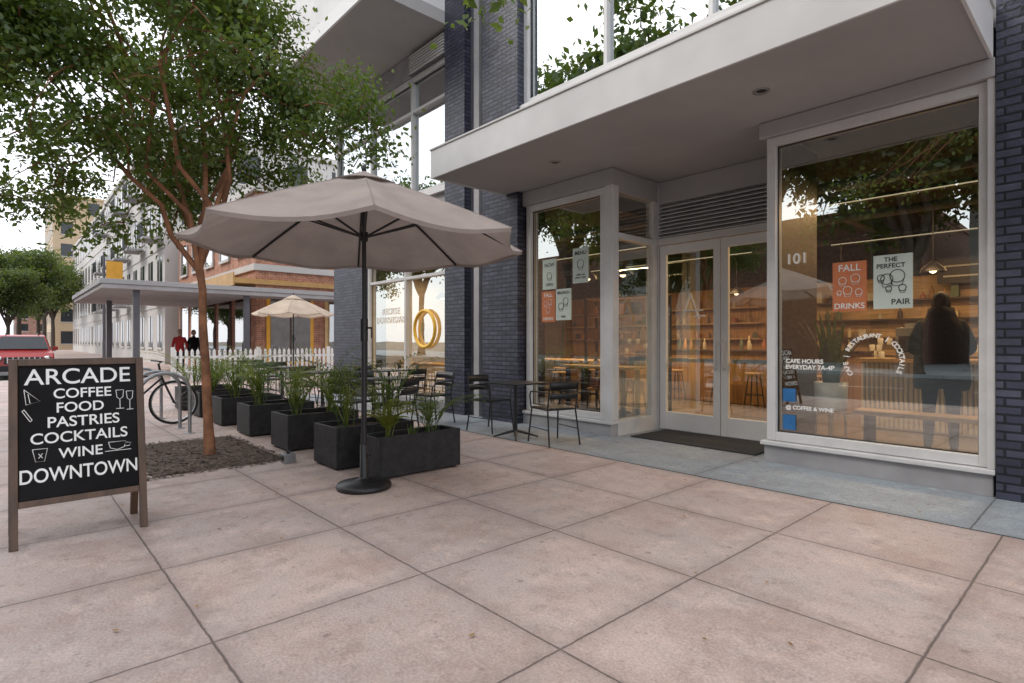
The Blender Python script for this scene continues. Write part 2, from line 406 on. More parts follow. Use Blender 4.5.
window('second_floor_window',-13.2,-8.53,4.30,6.55,(-11.5,-9.8),GLS2,tr=(5.95,))
b=MB(); b.box(-13.3,-8.43,6.10,6.5,3.45,4.2,GREYW); b.box(-13.3,-8.43,6.02,6.10,4.10,4.20,FASC)
b.box(-13.3,-8.43,6.10,6.5,6.65,7.1,GREYW)
b.box(-9.75,-8.50,6.05,6.12,6.64,7.05,DGREY)
for i in range(7): b.box(-9.72,-8.53,6.02,6.06,6.66+i*.055,6.69+i*.055,FRAME)
b.build('second_floor_spandrel',B)
window('patio_window',-11.55,-8.53,.25,3.35,(-10.05,),GLS,tr=(2.6,))
b=MB(); b.box(-11.65,-8.43,6.08,6.3,0,.16,GREYW); b.build('patio_window_base',B)
b=MB(); b.box(-13.6,-8.43,4.5,6.9,7.12,7.35,SOFF); b.box(-13.6,-8.43,4.48,6.9,7.352,11,FASC); b.box(-13.62,-8.42,4.46,4.5,7.10,7.36,WHITE)
b.build('projecting_upper_volume',B)
b=MB(); b.box(1.25,1.5,6.1,6.5,0,11,GREYW); b.box(1.5,6,6.1,6.5,0,.3,GREYW); b.box(1.5,6,6.1,6.5,3.5,11,GREYW); b.box(6,8,6.06,6.6,0,11,BRK); b.build('right_wing',B)
window('right_wing_window',1.6,5.9,.4,3.4,(3.0,4.5))
b=MB()
def hq(x0,x1,y0,y1,z,m): b.quad((x0,y0,z),(x1,y0,z),(x1,y1,z),(x0,y1,z),m)
hq(-13.3,-4.86,6.3,7.3,.012,FLOOR); hq(-2.58,8,6.3,7.3,.012,FLOOR); hq(-13.3,8,7.3,14.5,.012,FLOOR)
hq(-13.3,-4.86,6.5,7.4,3.62,CEIL); hq(-2.58,8,6.5,7.4,3.62,CEIL); hq(-13.3,8,7.4,14.5,3.62,CEIL)
b.box(-13.3,8,14.4,14.6,0,11,WARMW); b.box(-13.4,-13.2,6.6,14.4,0,11,GREYW); b.box(8,8.2,6.6,14.4,0,11,GREYW)
b.box(-13.3,8,6.5,14.4,11,11.2,DGREY); b.box(-13.3,8,9.5,9.6,3.7,11,DGREY)
hq(-13.3,8,6.56,9.5,4.05,GREYW)
for i in range(9): b.box(-12.6+i*2.3,-12.45+i*2.3,7.4,14.3,3.42,3.6,WOODD)
for i in range(3): b.tube([(-13,8+i*2.2,3.32),(7,8+i*2.2,3.32)],.07,DGREY,10)
b.box(-13,7.9,14.30,14.39,2.7,3.6,CEIL)
b.build('interior_shell',B)
b=MB()
b.box(-13,-5.5,14.25,14.38,0,2.7,WOODM)
b.box(-5.2,2,14.22,14.38,1.0,2.6,WOODL)
for z in (1.35,1.75,2.15):
    b.box(-12.8,-6.2,13.95,14.25,z,z+.035,WOODL); b.box(-5,-.5,13.95,14.22,z,z+.035,WOODD)
b.build('back_shelves',B)
gc=[M('goods_%d'%i,c,.5) for i,c in enumerate([(.5,.25,.08),(.5,.45,.36),(.06,.05,.05),(.35,.12,.05),(.12,.16,.10),(.6,.5,.35),(.3,.17,.08)])]
b=MB()
for z in (1.39,1.79,2.19):
    for rng in ((-12.7,-6.4),(-4.9,-.6)):
        x=rng[0]
        while x<rng[1]:
            w=R(.07,.16); h=R(.12,.28)
            if R(0,1)<.6:
                if R(0,1)<.35: b.box(x,x+w*.9,14.0,14.16,z,z+h,random.choice(gc))
                else: b.lathe([(w*.4,0),(w*.4,h*.6),(w*.15,h*.75),(w*.15,h),(0,h)],(x+w*.5,14.08,z),random.choice(gc),8)
            x+=w+R(.02,.16)
b.build('shelf_goods',B)
b=MB()
for x in (-6.9,-5.3):
    for y in (8.1,8.42): b.box(x,x+.04,y,y+.04,.015,2.1,BLK)
for z in (.4,.85,1.3,1.75,2.08): b.box(-6.88,-5.28,8.1,8.46,z,z+.03,WOODL)
b.build('retail_display_shelf')
b=MB()
for z in (.432,.882,1.332,1.782):
    x=-6.8
    while x<-5.4:
        w=R(.08,.15); h=R(.14,.3)
        if R(0,1)<.8:
            if R(0,1)<.5: b.box(x,x+w*.85,8.18,8.34,z,z+h,random.choice(gc))
            else: b.lathe([(w*.4,0),(w*.42,h*.6),(w*.2,h*.8),(w*.2,h),(0,h)],(x+w*.5,8.26,z),random.choice(gc),10)
        x+=w+R(.01,.1)
b.build('retail_goods')
b=MB(); b.box(-2.7,3,9.55,10.3,0.02,1.0,RIB); b.box(-2.78,3.05,9.42,10.4,1.0,1.05,WOODL)
for i in range(95): b.tube([(-2.68+i*.06,9.545,.05),(-2.68+i*.06,9.545,1.0)],.026,RIB,8,None,False)
b.build('service_counter')
b=MB()
b.box(-2.3,-1.7,9.65,10.15,1.052,1.50,STEEL); b.box(-2.25,-1.75,9.60,9.65,1.15,1.38,BLK); b.box(-2.2,-1.8,9.7,10.1,1.5,1.56,CHROME)
b.tube([(-2.15,9.6,1.18),(-2.15,9.48,1.16)],.018,BLK,8); b.tube([(-1.85,9.6,1.18),(-1.85,9.48,1.16)],.018,BLK,8)
b.build('espresso_machine',bevel=.02)
b=MB(); b.box(-.9,.6,9.5,10.1,1.052,1.08,WOODD); b.box(-.9,.6,9.5,10.1,1.42,1.44,STEEL)
for x in (-.9,.58): b.box(x,x+.02,9.5,10.1,1.08,1.42,STEEL)
b.box(-.86,.56,9.6,10.0,1.24,1.25,PAPER)
for i in range(16): b.ell((-.8+ (i%8)*.18,9.8,1.11+(i//8)*.17),(.06,.07,.035),gc[i%2*5],None,10,6)
b.build('pastry_display_case')
b=MB()
for i in range(18):
    x=-2.7+R(-.0,.3) if i<6 else R(-1.6,-1.0); b.lathe([(.035,0),(.04,.09),(.03,.1),(0,.1)],(x,R(9.6,10.2),1.052+ (i%3)*.1),POTW,10)
b.build('stacked_cups')
b=MB()
b.box(-7.4,-3.2,11.2,11.9,.02,1.08,WOODM); b.box(-7.5,-3.1,11.1,12.0,1.08,1.13,WOODD)
b.build('bar_counter',bevel=.01)
b=MB()
for i in range(22): 
    x=-7.2+i*.18; h=R(.7,1.1); b.lathe([(.035,0),(.035,.16*h),(.012,.2*h),(.012,.27*h),(0,.27*h)],(x,11.5+R(-.2,.2),1.132),random.choice(gc),8)
b.build('bottles')
b=MB(); b.box(-2.1,.6,7.1,7.42,.48,.53,WOODL)
for x in (-2.0,-.75,.45): b.box(x,x+.05,7.12,7.40,.02,.48,BLK)
b.build('interior_bench',bevel=.005)
def stool(x,y,h=.68):
    b=MB(); b.lathe([(0,h),(.17,h),(.175,h-.015),(.17,h-.035),(0,h-.035)],(0,0,0),WOODL,20)
    for i in range(4):
        a=math.pi/4+i*math.pi/2; b.tube([(.11*math.cos(a),.11*math.sin(a),h-.03),(.2*math.cos(a),.2*math.sin(a),0)],.012,BLK,8)
    b.ring((0,0,.25),.165,.008,BLK,'Z'); b.build('bar_stool',T=L(x,y,.013))
def hightable(x0,x1,y0,y1,h=.92,m=WOODL):
    b=MB(); b.box(x0,x1,y0,y1,h-.045,h,m)
    for x in (x0+.1,x1-.16):
        for y in (y0+.06,y1-.12): b.box(x,x+.06,y,y+.06,.015,h-.045,BLK)
    b.box(x0+.13,x1-.13,(y0+y1)/2-.02,(y0+y1)/2+.02,.2,.24,BLK); b.build('communal_table',bevel=.006)
hightable(-6.3,-4.95,6.75,7.3); hightable(-9.6,-7.2,8.6,9.4); hightable(-12.5,-9.5,7.3,8.0,.78)
for p in ((-6.0,7.6),(-5.4,7.6),(-9.2,8.3),(-8.5,8.3),(-7.7,8.3),(-9.0,9.7),(-8.1,9.7),(-6.6,10.8),(-5.6,10.8),(-4.9,10.8),(-4.2,10.8),(-3.6,10.8)): stool(*p)
for (x0,x1,y,z) in ((-12.5,-9.2,8.4,3.05),(-8.8,-5.4,8.9,3.05),(-9.5,-5,11.0,3.05),(-3.9,-.2,11.9,3.15),(-3.0,.4,9.0,3.28)):
    b=MB(); b.box(x0,x1,y-.05,y+.05,z,z+.07,BLK); b.box(x0+.02,x1-.02,y-.055,y-.051,z+.005,z+.022,STRIPE)
    for x in (x0+.2,x1-.2): b.tube([(x,y,z+.07),(x,y,3.6)],.004,BLK,5)
    e=b.build('linear_pendant_light')
    ld=bpy.data.lights.new('light_strip','AREA'); ld.shape='RECTANGLE'; ld.size=x1-x0; ld.size_y=.02; ld.energy=160; ld.color=(1,.60,.27)
    lo=bpy.data.objects.new('light_strip',ld); COL.objects.link(lo); lo.location=((x0+x1)/2,y,z-.004); lo.parent=e
for p in ((-5.6,11.5),(-4.6,11.5),(-3.6,11.5),(-1.9,9.9),(-.9,9.9),(-5.9,7.0),(-5.2,7.0),(-10.8,7.6),(-9.7,7.6)):
    b=MB(); b.tube([(0,0,2.45),(0,0,3.6)],.005,BLK,6); b.lathe([(.02,2.46),(.05,2.44),(.15,2.34),(.16,2.30)],(0,0,0),BLK,20); b.ell((0,0,2.33),(.05,.05,.05),BULB,None,12,8)
    b.build('pendant_lamp',T=L(p[0],p[1],0))
b=MB(); b.box(-2.6,-.2,13.90,13.94,2.45,2.95,BLK); 
for k in range(6): b.box(-2.5+ (k%3)*.8,-1.9+(k%3)*.8,13.89,13.899,2.58+(k//3)*.2,2.61+(k//3)*.2,PAPER)
b.build('menu_board')
b=MB(); b.box(-4.55,-2.85,6.3,7.15,.006,.02,MAT); b.build('entrance_mat')

def poster(name,x0,x1,z0,z1,mat,lines,inkm,title=None,y=None):
    y=Y+.043 if y is None else y
    e=MB(); e.quad((x0,y,z0),(x1,y,z0),(x1,y,z1),(x0,y,z1),mat); o=e.build(name)
    w=x1-x0;h=z1-z0
    if title:
        for i,t in enumerate(title):
            text(t[0],'lettering',o,Matrix.Translation((x0+w*t[1],y-.002,z0+h*t[2]))@FRONT,t[3],inkm,ext=.0003,bold=.001)
    d=MB()
    for (cx,cz,r) in lines:
        d.ring((x0+w*cx,y-.003,z0+h*cz),r,.003,inkm,'Y',14)
        d.tube([(x0+w*cx-r,y-.003,z0+h*cz),(x0+w*cx-r*.6,y-.003,z0+h*cz-r*1.5),(x0+w*cx+r*.6,y-.003,z0+h*cz-r*1.5),(x0+w*cx+r,y-.003,z0+h*cz)],.0025,inkm,5)
    if lines: d.build('drawing',o)
    return o
poster('drinks_poster',-2.013,-1.713,1.60,2.09,ORNG,[(.3,.62,.035),(.68,.66,.04),(.45,.42,.04),(.78,.38,.03),(.2,.38,.02)],PAPER,[('FALL',.5,.87,.095),('DRINKS',.5,.10,.078)])
poster('pairing_poster',-1.655,-1.34,1.61,2.12,PAPERG,[(.35,.55,.05),(.62,.60,.06),(.75,.38,.03),(.2,.58,.03),(.4,.38,.025)],INK,[('THE\nPERFECT',.45,.85,.06),('PAIR',.7,.12,.075)])
poster('window_notice',-6.12,-5.83,2.10,2.56,PAPERG,[(.5,.45,.05)],INK,[('NOW',.5,.8,.08),('OPEN',.5,.15,.06)])
poster('window_notice',-5.50,-5.20,2.15,2.66,PAPERG,[(.5,.55,.06)],INK,[('MENU',.5,.85,.08),('coffee  tea\npastry  wine',.5,.2,.04)])
poster('window_notice',-5.84,-5.53,1.62,2.09,PAPERG,[(.35,.45,.05),(.65,.6,.05)],INK,[('BRUNCH',.5,.87,.06),('daily',.5,.12,.05)])
poster('drinks_poster',-6.14,-5.86,1.60,2.07,ORNG,[(.3,.6,.035),(.65,.65,.04),(.5,.4,.04)],PAPER,[('FALL',.5,.87,.085),('DRINKS',.5,.10,.06)])
DEC=empty('window_lettering')
yl=Y+.040
def wt(s,x,z,sz,al='CENTER',y=yl,bold=0): text(s,'letters',DEC,Matrix.Translation((x,y,z))@FRONT,sz,CHALK,al,.0003,bold)
wt('101',-2.36,2.17,.155,bold=.0015); wt('CAFE HOURS\nEVERYDAY 7A-4P',-2.47,1.06,.062,'LEFT',bold=.0015); wt('@ COFFEE & WINE',-2.47,.60,.055,'LEFT',bold=.0015)
tx='CAFE | RESTAURANT | COCKTAILS'
for i,ch in enumerate(tx):
    a=math.radians(215-i*250/len(tx)); cx,cz=-1.66,1.12
    text(ch,'arc_letters',DEC,Matrix.Translation((cx+.235*math.cos(a),yl,cz+.235*math.sin(a)))@FRONT@Matrix.Rotation(a-math.pi/2,4,'Z'),.060,CHALK,ext=.0003,bold=.001)
b=MB()
for (p,q) in (((-4.33,1.62),(-4.20,1.98)),((-4.20,1.98),(-4.07,1.62)),((-4.28,1.74),(-4.02,1.74)),((-4.15,1.66),(-3.98,1.66))): b.tube([(p[0],YD-.014,p[1]),(q[0],YD-.014,q[1])],.012,CHALK,6)
o=b.build('door_logo'); o.parent=DEC
wt('ARCADE\nDOWNTOWN',-10.75,1.85,.19,bold=.004)
poster('blue_window_sticker',-2.50,-2.37,.66,.80,BLUE,[],PAPER)
poster('blue_window_sticker',-2.50,-2.37,.36,.52,BLUE,[],PAPER)
b=MB(); b.ring((-9.35,Y+.0,1.55),.36,.035,YELR,'Y',40); b.build('round_yellow_sign')

b=MB(); b.lathe([(0,.0),(.115,.0),(.15,.02),(.165,.30),(.15,.30),(.14,.26),(0,.26)],(0,0,.55),POTW,28)
for i in range(4):
    a=i*math.pi/2+.4; b.tube([(.15*math.cos(a),.15*math.sin(a),0),(.13*math.cos(a),.13*math.sin(a),.62)],.012,WOODL,8)
b.tube([(-.14,0,.53),(.14,0,.53)],.012,WOODL,8); b.tube([(0,-.14,.53),(0,.14,.53)],.012,WOODL,8)
for i in range(26):
    a=R(0,6.28); l=R(.45,.88); ln=R(.05,.6); w=R(.022,.035); px=.07*math.cos(a); py=.07*math.sin(a)
    vs=[];K=6
    for k in range(K+1):
        t=k/K; ww=w*(1-t**3)*(.7+.6*t if t<.5 else 1)
        c=Vector((px+math.cos(a)*ln*t*t*.8,py+math.sin(a)*ln*t*t*.8,.80+l*t*(1-.12*ln*t)))
        sd=Vector((-math.sin(a+R(-.1,.1)),math.cos(a),0))
        vs+= [c-sd*ww,c+sd*ww]
    b.add(vs,[(2*k,2*k+1,2*k+3,2*k+2) for k in range(K)],LEAFS)
b.build('potted_snake_plant',T=L(-2.17,6.62,.013))

# ---------------------------------------------------------------- umbrella
def umbrella(name,x,y,rim=2.2,top=2.80,rad=1.42,cloth=CANV,rot=.2,scale=1,tilt=(0,0)):
    E=empty(name,(x,y,0))
    T=Matrix.Translation((x,y,0))@Matrix.Rotation(rot,4,'Z')
    b=MB()
    b.lathe([(0,.0),(.235,.0),(.24,.02),(.23,.045),(.10,.07),(.045,.085),(.036,.10),(.036,.38),(.03,.385)],(0,0,.004),BLK,32)
    b.tube([(0,0,.1),(0,0,1.35)],.024,BLK,14); b.tube([(0,0,1.3),(0,0,top-.06)],.019,BLK,14)
    b.tube([(0,0,1.30),(0,0,1.50)],.034,BLK,14); b.tube([(0,0,1.42),(.09,0,1.42)],.008,BLK,8); b.tube([(.09,0,1.42),(.09,0,1.33)],.008,BLK,8)
    b.tube([(.036,0,.3),(.07,0,.3)],.012,BLK,8)
    o=b.build('pole_and_base',T=T); o.parent=E; o.matrix_parent_inverse=Matrix.Translation((-x,-y,0))
    TT=T@Matrix.Translation((0,0,rim))@Matrix.Rotation(tilt[0],4,'X')@Matrix.Rotation(tilt[1],4,'Y')@Matrix.Translation((0,0,-rim))
    b=MB(); nr=8; sub=8; rings=10
    vs=[];fs=[]
    hh=top-rim
    for i in range(rings+1):
        t=.05+.95*i/rings
        for j in range(nr*sub):
            a=2*math.pi*j/(nr*sub); u=(j%sub)/sub
            k=math.cos(math.pi/nr)/math.cos(((j%sub)/sub-.5)*2*math.pi/nr)
            sag=math.sin(math.pi*u)
            r=rad*t*(k*(1-.012*sag*t*t)+ (1-k)*.25*(1-t))
            wr=.006*math.sin(9*a+6*t)*sag*t
            z=top-hh*(t**1.12)-.06*sag*t+wr
            r-= .04*sag*t**3
            vs.append((r*math.cos(a),r*math.sin(a),z))
    n=nr*sub
    for i in range(rings):
        for j in range(n):
            k=(j+1)%n; fs.append((i*n+j,i*n+k,(i+1)*n+k,(i+1)*n+j))
    b.add(vs,fs,cloth,None,True)
    hv=vs[-n:]; hem=[(v[0]*.996,v[1]*.996,v[2]-.03) for v in hv]
    b.add(list(hv)+hem,[(j,(j+1)%n,n+(j+1)%n,n+j) for j in range(n)],cloth,None,True)
    vs=[];cr=.30
    for i in range(5):
        t=i/4
        for j in range(32):
            a=2*math.pi*j/32; vs.append((cr*t*math.cos(a)+.0,cr*t*math.sin(a),top+.045-hh*cr/rad*t*1.05))
    b.add(vs,[(i*32+j,i*32+(j+1)%32,(i+1)*32+(j+1)%32,(i+1)*32+j) for i in range(4) for j in range(32)],cloth,None,True)
    for j in range(nr):
        a=2*math.pi*j/nr
        b.tube([(rad*t*math.cos(a),rad*t*math.sin(a),top-hh*(t**1.12)+.001) for t in (.06,.25,.5,.75,1.0)],.004,cloth,5,None,False)
    o=b.build('cloth_canopy',T=TT); o.parent=E; o.matrix_parent_inverse=Matrix.Translation((-x,-y,0))
    b=MB()
    b.lathe([(0,top+.10),(.018,top+.09),(.022,top+.05),(.012,top+.03)],(0,0,0),BLK,12)
    b.tube([(0,0,top-.1),(0,0,top-.02)],.035,BLK,14); b.tube([(0,0,rim+.02),(0,0,rim+.10)],.035,BLK,14)
    for j in range(nr):
        a=2*math.pi*j/nr
        def P(t,dz=-.02): return (rad*t*math.cos(a),rad*t*math.sin(a),top-hh*(t**1.12)+dz)
        b.tube([P(.02,-.04),P(.25),P(.5),P(.75),P(.99)],.011,BLK,6)
        b.tube([(.03*math.cos(a),.03*math.sin(a),rim+.06),P(.5,-.03)],.010,BLK,6)
    o=b.build('ribs',T=TT); o.parent=E; o.matrix_parent_inverse=Matrix.Translation((-x,-y,0))
umbrella('patio_umbrella',-4.565,2.367,2.17,2.77,1.48,CANV,.35)
umbrella('patio_umbrella',-17.3,6.6,2.15,2.7,1.2,CANV2,.3)

# ---------------------------------------------------------------- sandwich board
E=empty('sandwich_board_sign')
lean=math.radians(10)
def SM(y,h,off=0):
    return Matrix(((0,-math.sin(lean),math.cos(lean),-4.65-h*math.sin(lean)+off*math.cos(lean)),(1,0,0,y),(0,math.cos(lean),math.sin(lean),h*math.cos(lean)+off*math.sin(lean)),(0,0,0,1)))
Wd=.73; y0=.02
b=MB(); T=SM(y0+Wd/2,0)
hw=Wd/2; HH=1.20
b.box(-hw,-hw+.045,0,HH,-.02,.02,WOODB,T); b.box(hw-.045,hw,0,HH,-.02,.02,WOODB,T)
b.box(-hw+.045,hw-.045,HH-.045,HH,-.018,.018,WOODB,T); b.box(-hw+.045,hw-.045,.25,.29,-.018,.018,WOODB,T)
b.box(-hw+.045,hw-.045,.29,HH-.045,-.008,.006,BOARD,T)
b.build('front_panel',E,.003)
b=MB(); T2=Matrix.Translation((-4.65*2-2*HH*math.sin(lean)+.0,0,0))@Matrix.Scale(-1,4,(1,0,0)); T2=T2@SM(y0+Wd/2,0)
b.box(-hw,-hw+.045,0,HH,-.02,.02,WOODB,T2); b.box(hw-.045,hw,0,HH,-.02,.02,WOODB,T2)
b.box(-hw+.045,hw-.045,HH-.045,HH,-.018,.018,WOODB,T2); b.box(-hw+.045,hw-.045,.25,.29,-.018,.018,WOODB,T2)
b.box(-hw+.045,hw-.045,.29,HH-.045,-.006,.008,BOARD,T2)
b.build('back_panel',E)
yc=y0+Wd/2
for s,z,sz,dy,vs_ in (('ARCADE',1.075,.148,0,1),('COFFEE',.962,.092,.015,1),('FOOD',.868,.092,0,1),('PASTRIES',.773,.098,.02,1),('COCKTAILS',.672,.098,.0,1),('WINE',.565,.092,0,1),('DOWNTOWN',.435,.096,0,1.3)):
    o=text(s,'chalk_lettering',E,SM(yc+dy,z,.0085)@Matrix.Scale(vs_,4,(0,1,0)),sz,CHALK,ext=.0004,bold=.0012)
b=MB()
def ic(pts,r=.0022): b.tube([(p[0],p[1],.009) for p in pts],r,CHALK,6,SM(yc,0))
ic([(-.29,1.0),(-.21,.92),(-.28,.90),(-.29,1.0)]); ic([(-.27,.97),(-.26,.91)]); ic([(-.30,.86),(-.26,.79)]); ic([(-.29,.87),(-.25,.80)]); ic([(-.30,.86),(-.29,.87)]); ic([(-.26,.79),(-.25,.80)])
ic([(.20,.97),(.205,.92),(.22,.905),(.24,.92),(.245,.97),(.20,.97)]); ic([(.222,.905),(.222,.84)]); ic([(.20,.84),(.245,.84)])
ic([(.26,.96),(.265,.91),(.28,.895),(.295,.91),(.30,.96),(.26,.96)]); ic([(.28,.895),(.28,.83)]); ic([(.26,.83),(.30,.83)])
ic([(-.25,.61),(-.235,.53),(-.19,.53),(-.175,.61),(-.25,.61)]); ic([(-.22,.58),(-.20,.55)]); ic([(-.22,.55),(-.20,.58)])
ic([(.15,.61),(.16,.57),(.20,.555),(.24,.57),(.25,.61),(.15,.61)]); ic([(.25,.60),(.28,.595),(.27,.575),(.24,.575)]); ic([(.13,.55),(.28,.55)])
b.build('chalk_drawings',E)

# ---------------------------------------------------------------- planters & plants
def frond(b,base,az,l,mat,lean=.6,nl=14,lw=.007,ll=.16):
    pts=[]
    for k in range(nl+1):
        t=k/nl; out=l*(lean*t+.55*t*t*t)*.75; up=l*(t*1.05-.35*lean*t*t-.22*t**3)
        pts.append(Vector((base[0]+math.cos(az)*out,base[1]+math.sin(az)*out,base[2]+up)))
    q=pts[::3]+[pts[-1]]
    b.tube(q,[.005-.0035*i/(len(q)-1) for i in range(len(q))],mat,4,None,False)
    for k in range(3,nl+1):
        p=pts[k]; t=(pts[k]-pts[k-1]).normalized()
        sd=t.cross(Vector((0,0,1)))
        if sd.length<.01: sd=Vector((-math.sin(az),math.cos(az),0))
        sd.normalize()
        for sg in (-1,1):
            d=(sd*sg*.65+t*.9+Vector((0,0,-.08+R(-.12,.12)))).normalized(); L1=ll*(1-.55*abs(k/nl-.45)*1.4)*R(.8,1.15)
            wv=d.cross(Vector((0,0,1))).normalized()*lw
            q=p+d*L1*.5; e=p+d*L1+Vector((0,0,-L1*.25))
            b.add([p,q-wv,e,q+wv],[(0,1,2,3)],mat)
def blades(b,base,n,l,mat,w=.008,spread=.5):
    for i in range(n):
        az=R(0,6.28); sp=R(.05,spread); ll=l*R(.6,1.1); vs=[];K=5
        sd=Vector((-math.sin(az),math.cos(az),0)); bx=base[0]+R(-.04,.04); by=base[1]+R(-.04,.04)
        for k in range(K+1):
            t=k/K; c=Vector((bx+math.cos(az)*ll*sp*t*(.5+t),by+math.sin(az)*ll*sp*t*(.5+t),base[2]+ll*(t-.45*sp*t*t*t)))
            ww=w*(1-t**2)+.0005; vs+=[c-sd*ww,c+sd*ww]
        b.add(vs,[(2*k,2*k+1,2*k+3,2*k+2) for k in range(K)],mat)
def planter(x0,x1,y0,y1,h,kind):
    b=MB(); t=.035
    b.box(x0,x1,y0,y0+t,.02,h,CHAR); b.box(x0,x1,y1-t,y1,.02,h,CHAR); b.box(x0,x0+t,y0+t,y1-t,.02,h,CHAR); b.box(x1-t,x1,y0+t,y1-t,.02,h,CHAR)
    b.box(x0+t,x1-t,y0+t,y1-t,.02,.05,CHAR); 
    for fx in (x0+.03,x1-.08):
        for fy in (y0+.03,y1-.08): b.box(fx,fx+.05,fy,fy+.05,0.001,.02,CHAR)
    o=b.build('rectangular_planter',bevel=.006)
    b=MB(); 
    nx,ny=6,10; vs=[];fs=[]
    for i in range(nx+1):
        for j in range(ny+1): vs.append((x0+t+(x1-x0-2*t)*i/nx,y0+t+(y1-y0-2*t)*j/ny,h-.05+R(-.012,.015)))
    for i in range(nx):
        for j in range(ny): a=i*(ny+1)+j; fs.append((a,a+ny+1,a+ny+2,a+1))
    b.add(vs,fs,SOIL,None,True); s=b.build('soil',o)
    b=MB(); xc=(x0+x1)/2
    if kind=='palm':
        for c in range(2):
            yy=y0+.24+(y1-y0-.48)*c+R(-.06,.06); hs=R(.85,1.2)
            for i in range(11): frond(b,(xc+R(-.08,.08),yy+R(-.06,.06),h-.06),R(0,6.28),R(.60,1.05)*hs,LEAFP if i%3 else LEAFY,R(.05,.7),18,.009,.22)
            for i in range(5): b.tube([(xc+R(-.05,.05),yy,h-.05),(xc+R(-.06,.06),yy+R(-.05,.05),h+.40)],.008,LEAFY,5)
        nm='areca_palm_plants'
    else:
        for i in range(11): frond(b,(xc+R(-.04,.04),y0+.22+R(-.04,.04),h-.05),R(0,6.28),R(.32,.58),LEAFY,R(.05,.5),12,.012,.14)
        for i in range(14): frond(b,(xc+R(-.06,.06),y1-.27+R(-.05,.05),h-.05),R(0,6.28),R(.40,.72),LEAFP,R(.2,.8),14,.008,.18)
        blades(b,(xc,(y0+y1)/2,h-.05),14,.16,LEAFP,.006,.9)
        nm='fern_plants'
    b.build(nm)
planter(-5.02,-4.68,2.56,3.52,.40,'fern')
for i,x in enumerate((-5.60,-6.9,-8.28,-9.6,-10.9,-12.2)):
    planter(x-.28,x+.28,2.46,3.36,.43,'palm')

# ---------------------------------------------------------------- tables / chairs
def cafe_table(x,y,rot=0,sq=.6,rnd=False):
    b=MB()
    if rnd: b.lathe([(0,.75),(sq/2,.75),(sq/2+.004,.74),(sq/2,.728),(0,.728)],(0,0,0),BLK,32)
    else: b.box(-sq/2,sq/2,-sq/2,sq/2,.728,.75,BLK)
    b.tube([(0,0,.02),(0,0,.73)],.025,BLK,12)
    b.box(-.12,.12,-.12,.12,.715,.728,BLK)
    for k in range(4):
        a=k*math.pi/2+math.pi/4; b.tube([(0,0,.10),(.12*math.cos(a),.12*math.sin(a),.07),(.30*math.cos(a),.30*math.sin(a),.018)],[.02,.018,.012],BLK,8)
    b.build('cafe_table',bevel=.004,T=L(x,y,.004,rot))
def cafe_chair(x,y,rot=0):
    b=MB()
    b.box(-.21,.21,-.20,.21,.435,.455,BLK)
    for k in range(5): b.box(-.19+.078*k,-.19+.078*k+.06,-.19,.20,.455,.462,BLK)
    for sx in (-1,1):
        b.tube([(sx*.20,.20,.44),(sx*.225,.25,.0)],.011,BLK,8)
        b.tube([(sx*.225,-.27,.0),(sx*.205,-.20,.44),(sx*.21,-.24,.66),(sx*.20,-.27,.80)],.011,BLK,8)
        b.tube([(sx*.21,-.24,.66),(sx*.25,-.10,.67),(sx*.25,.14,.655),(sx*.235,.19,.60),(sx*.21,.20,.44)],.010,BLK,8)
        b.tube([(sx*.215,.22,.2),(sx*.215,-.235,.2)],.007,BLK,6)
    for (za,zb) in ((.58,.66),(.70,.80)):
        vs=[];K=8
        for k in range(K+1):
            t=k/K*2-1; yy=-.262-.035*(1-t*t)
            vs+=[(t*.20,yy+.03,za),(t*.20,yy,zb),(t*.20,yy-.012,zb),(t*.20,yy+.018,za)]
        fs=[]
        for k in range(K):
            a=4*k
            for q in range(4): fs.append((a+q,a+(q+1)%4,a+4+(q+1)%4,a+4+q))
        b.add(vs,fs,BLK,None,True)
    b.build('metal_cafe_chair',T=L(x,y,.006,rot))
cafe_table(-5.55,5.1,.05)
cafe_chair(-6.25,5.25,-math.pi/2+.1); cafe_chair(-4.95,5.2,math.pi/2-.25)
cafe_table(-7.5,4.3,0,.65,True); cafe_chair(-8.2,4.35,-math.pi/2); cafe_chair(-6.75,3.95,math.pi/2+.4); cafe_chair(-7.45,5.05,math.pi+.1); cafe_chair(-7.4,3.65,.1)
cafe_table(-9.9,4.3,0,.65,True); cafe_chair(-10.6,4.3,-math.pi/2+.2); cafe_chair(-9.15,4.2,math.pi/2); 
cafe_table(-9.6,5.5,0,.6); cafe_chair(-8.9,5.5,math.pi/2+.1); cafe_chair(-10.3,5.45,-math.pi/2)
cafe_table(-12.2,4.4,0,.65,True); cafe_chair(-12.9,4.4,-math.pi/2); cafe_chair(-11.5,4.5,math.pi/2+.3)
cafe_table(-14.8,5.0,0,.65,True); cafe_chair(-15.5,5.0,-math.pi/2); cafe_chair(-14.1,4.9,math.pi/2)
cafe_table(-17.0,5.0,0,.65,True); cafe_chair(-16.3,5.0,math.pi/2)

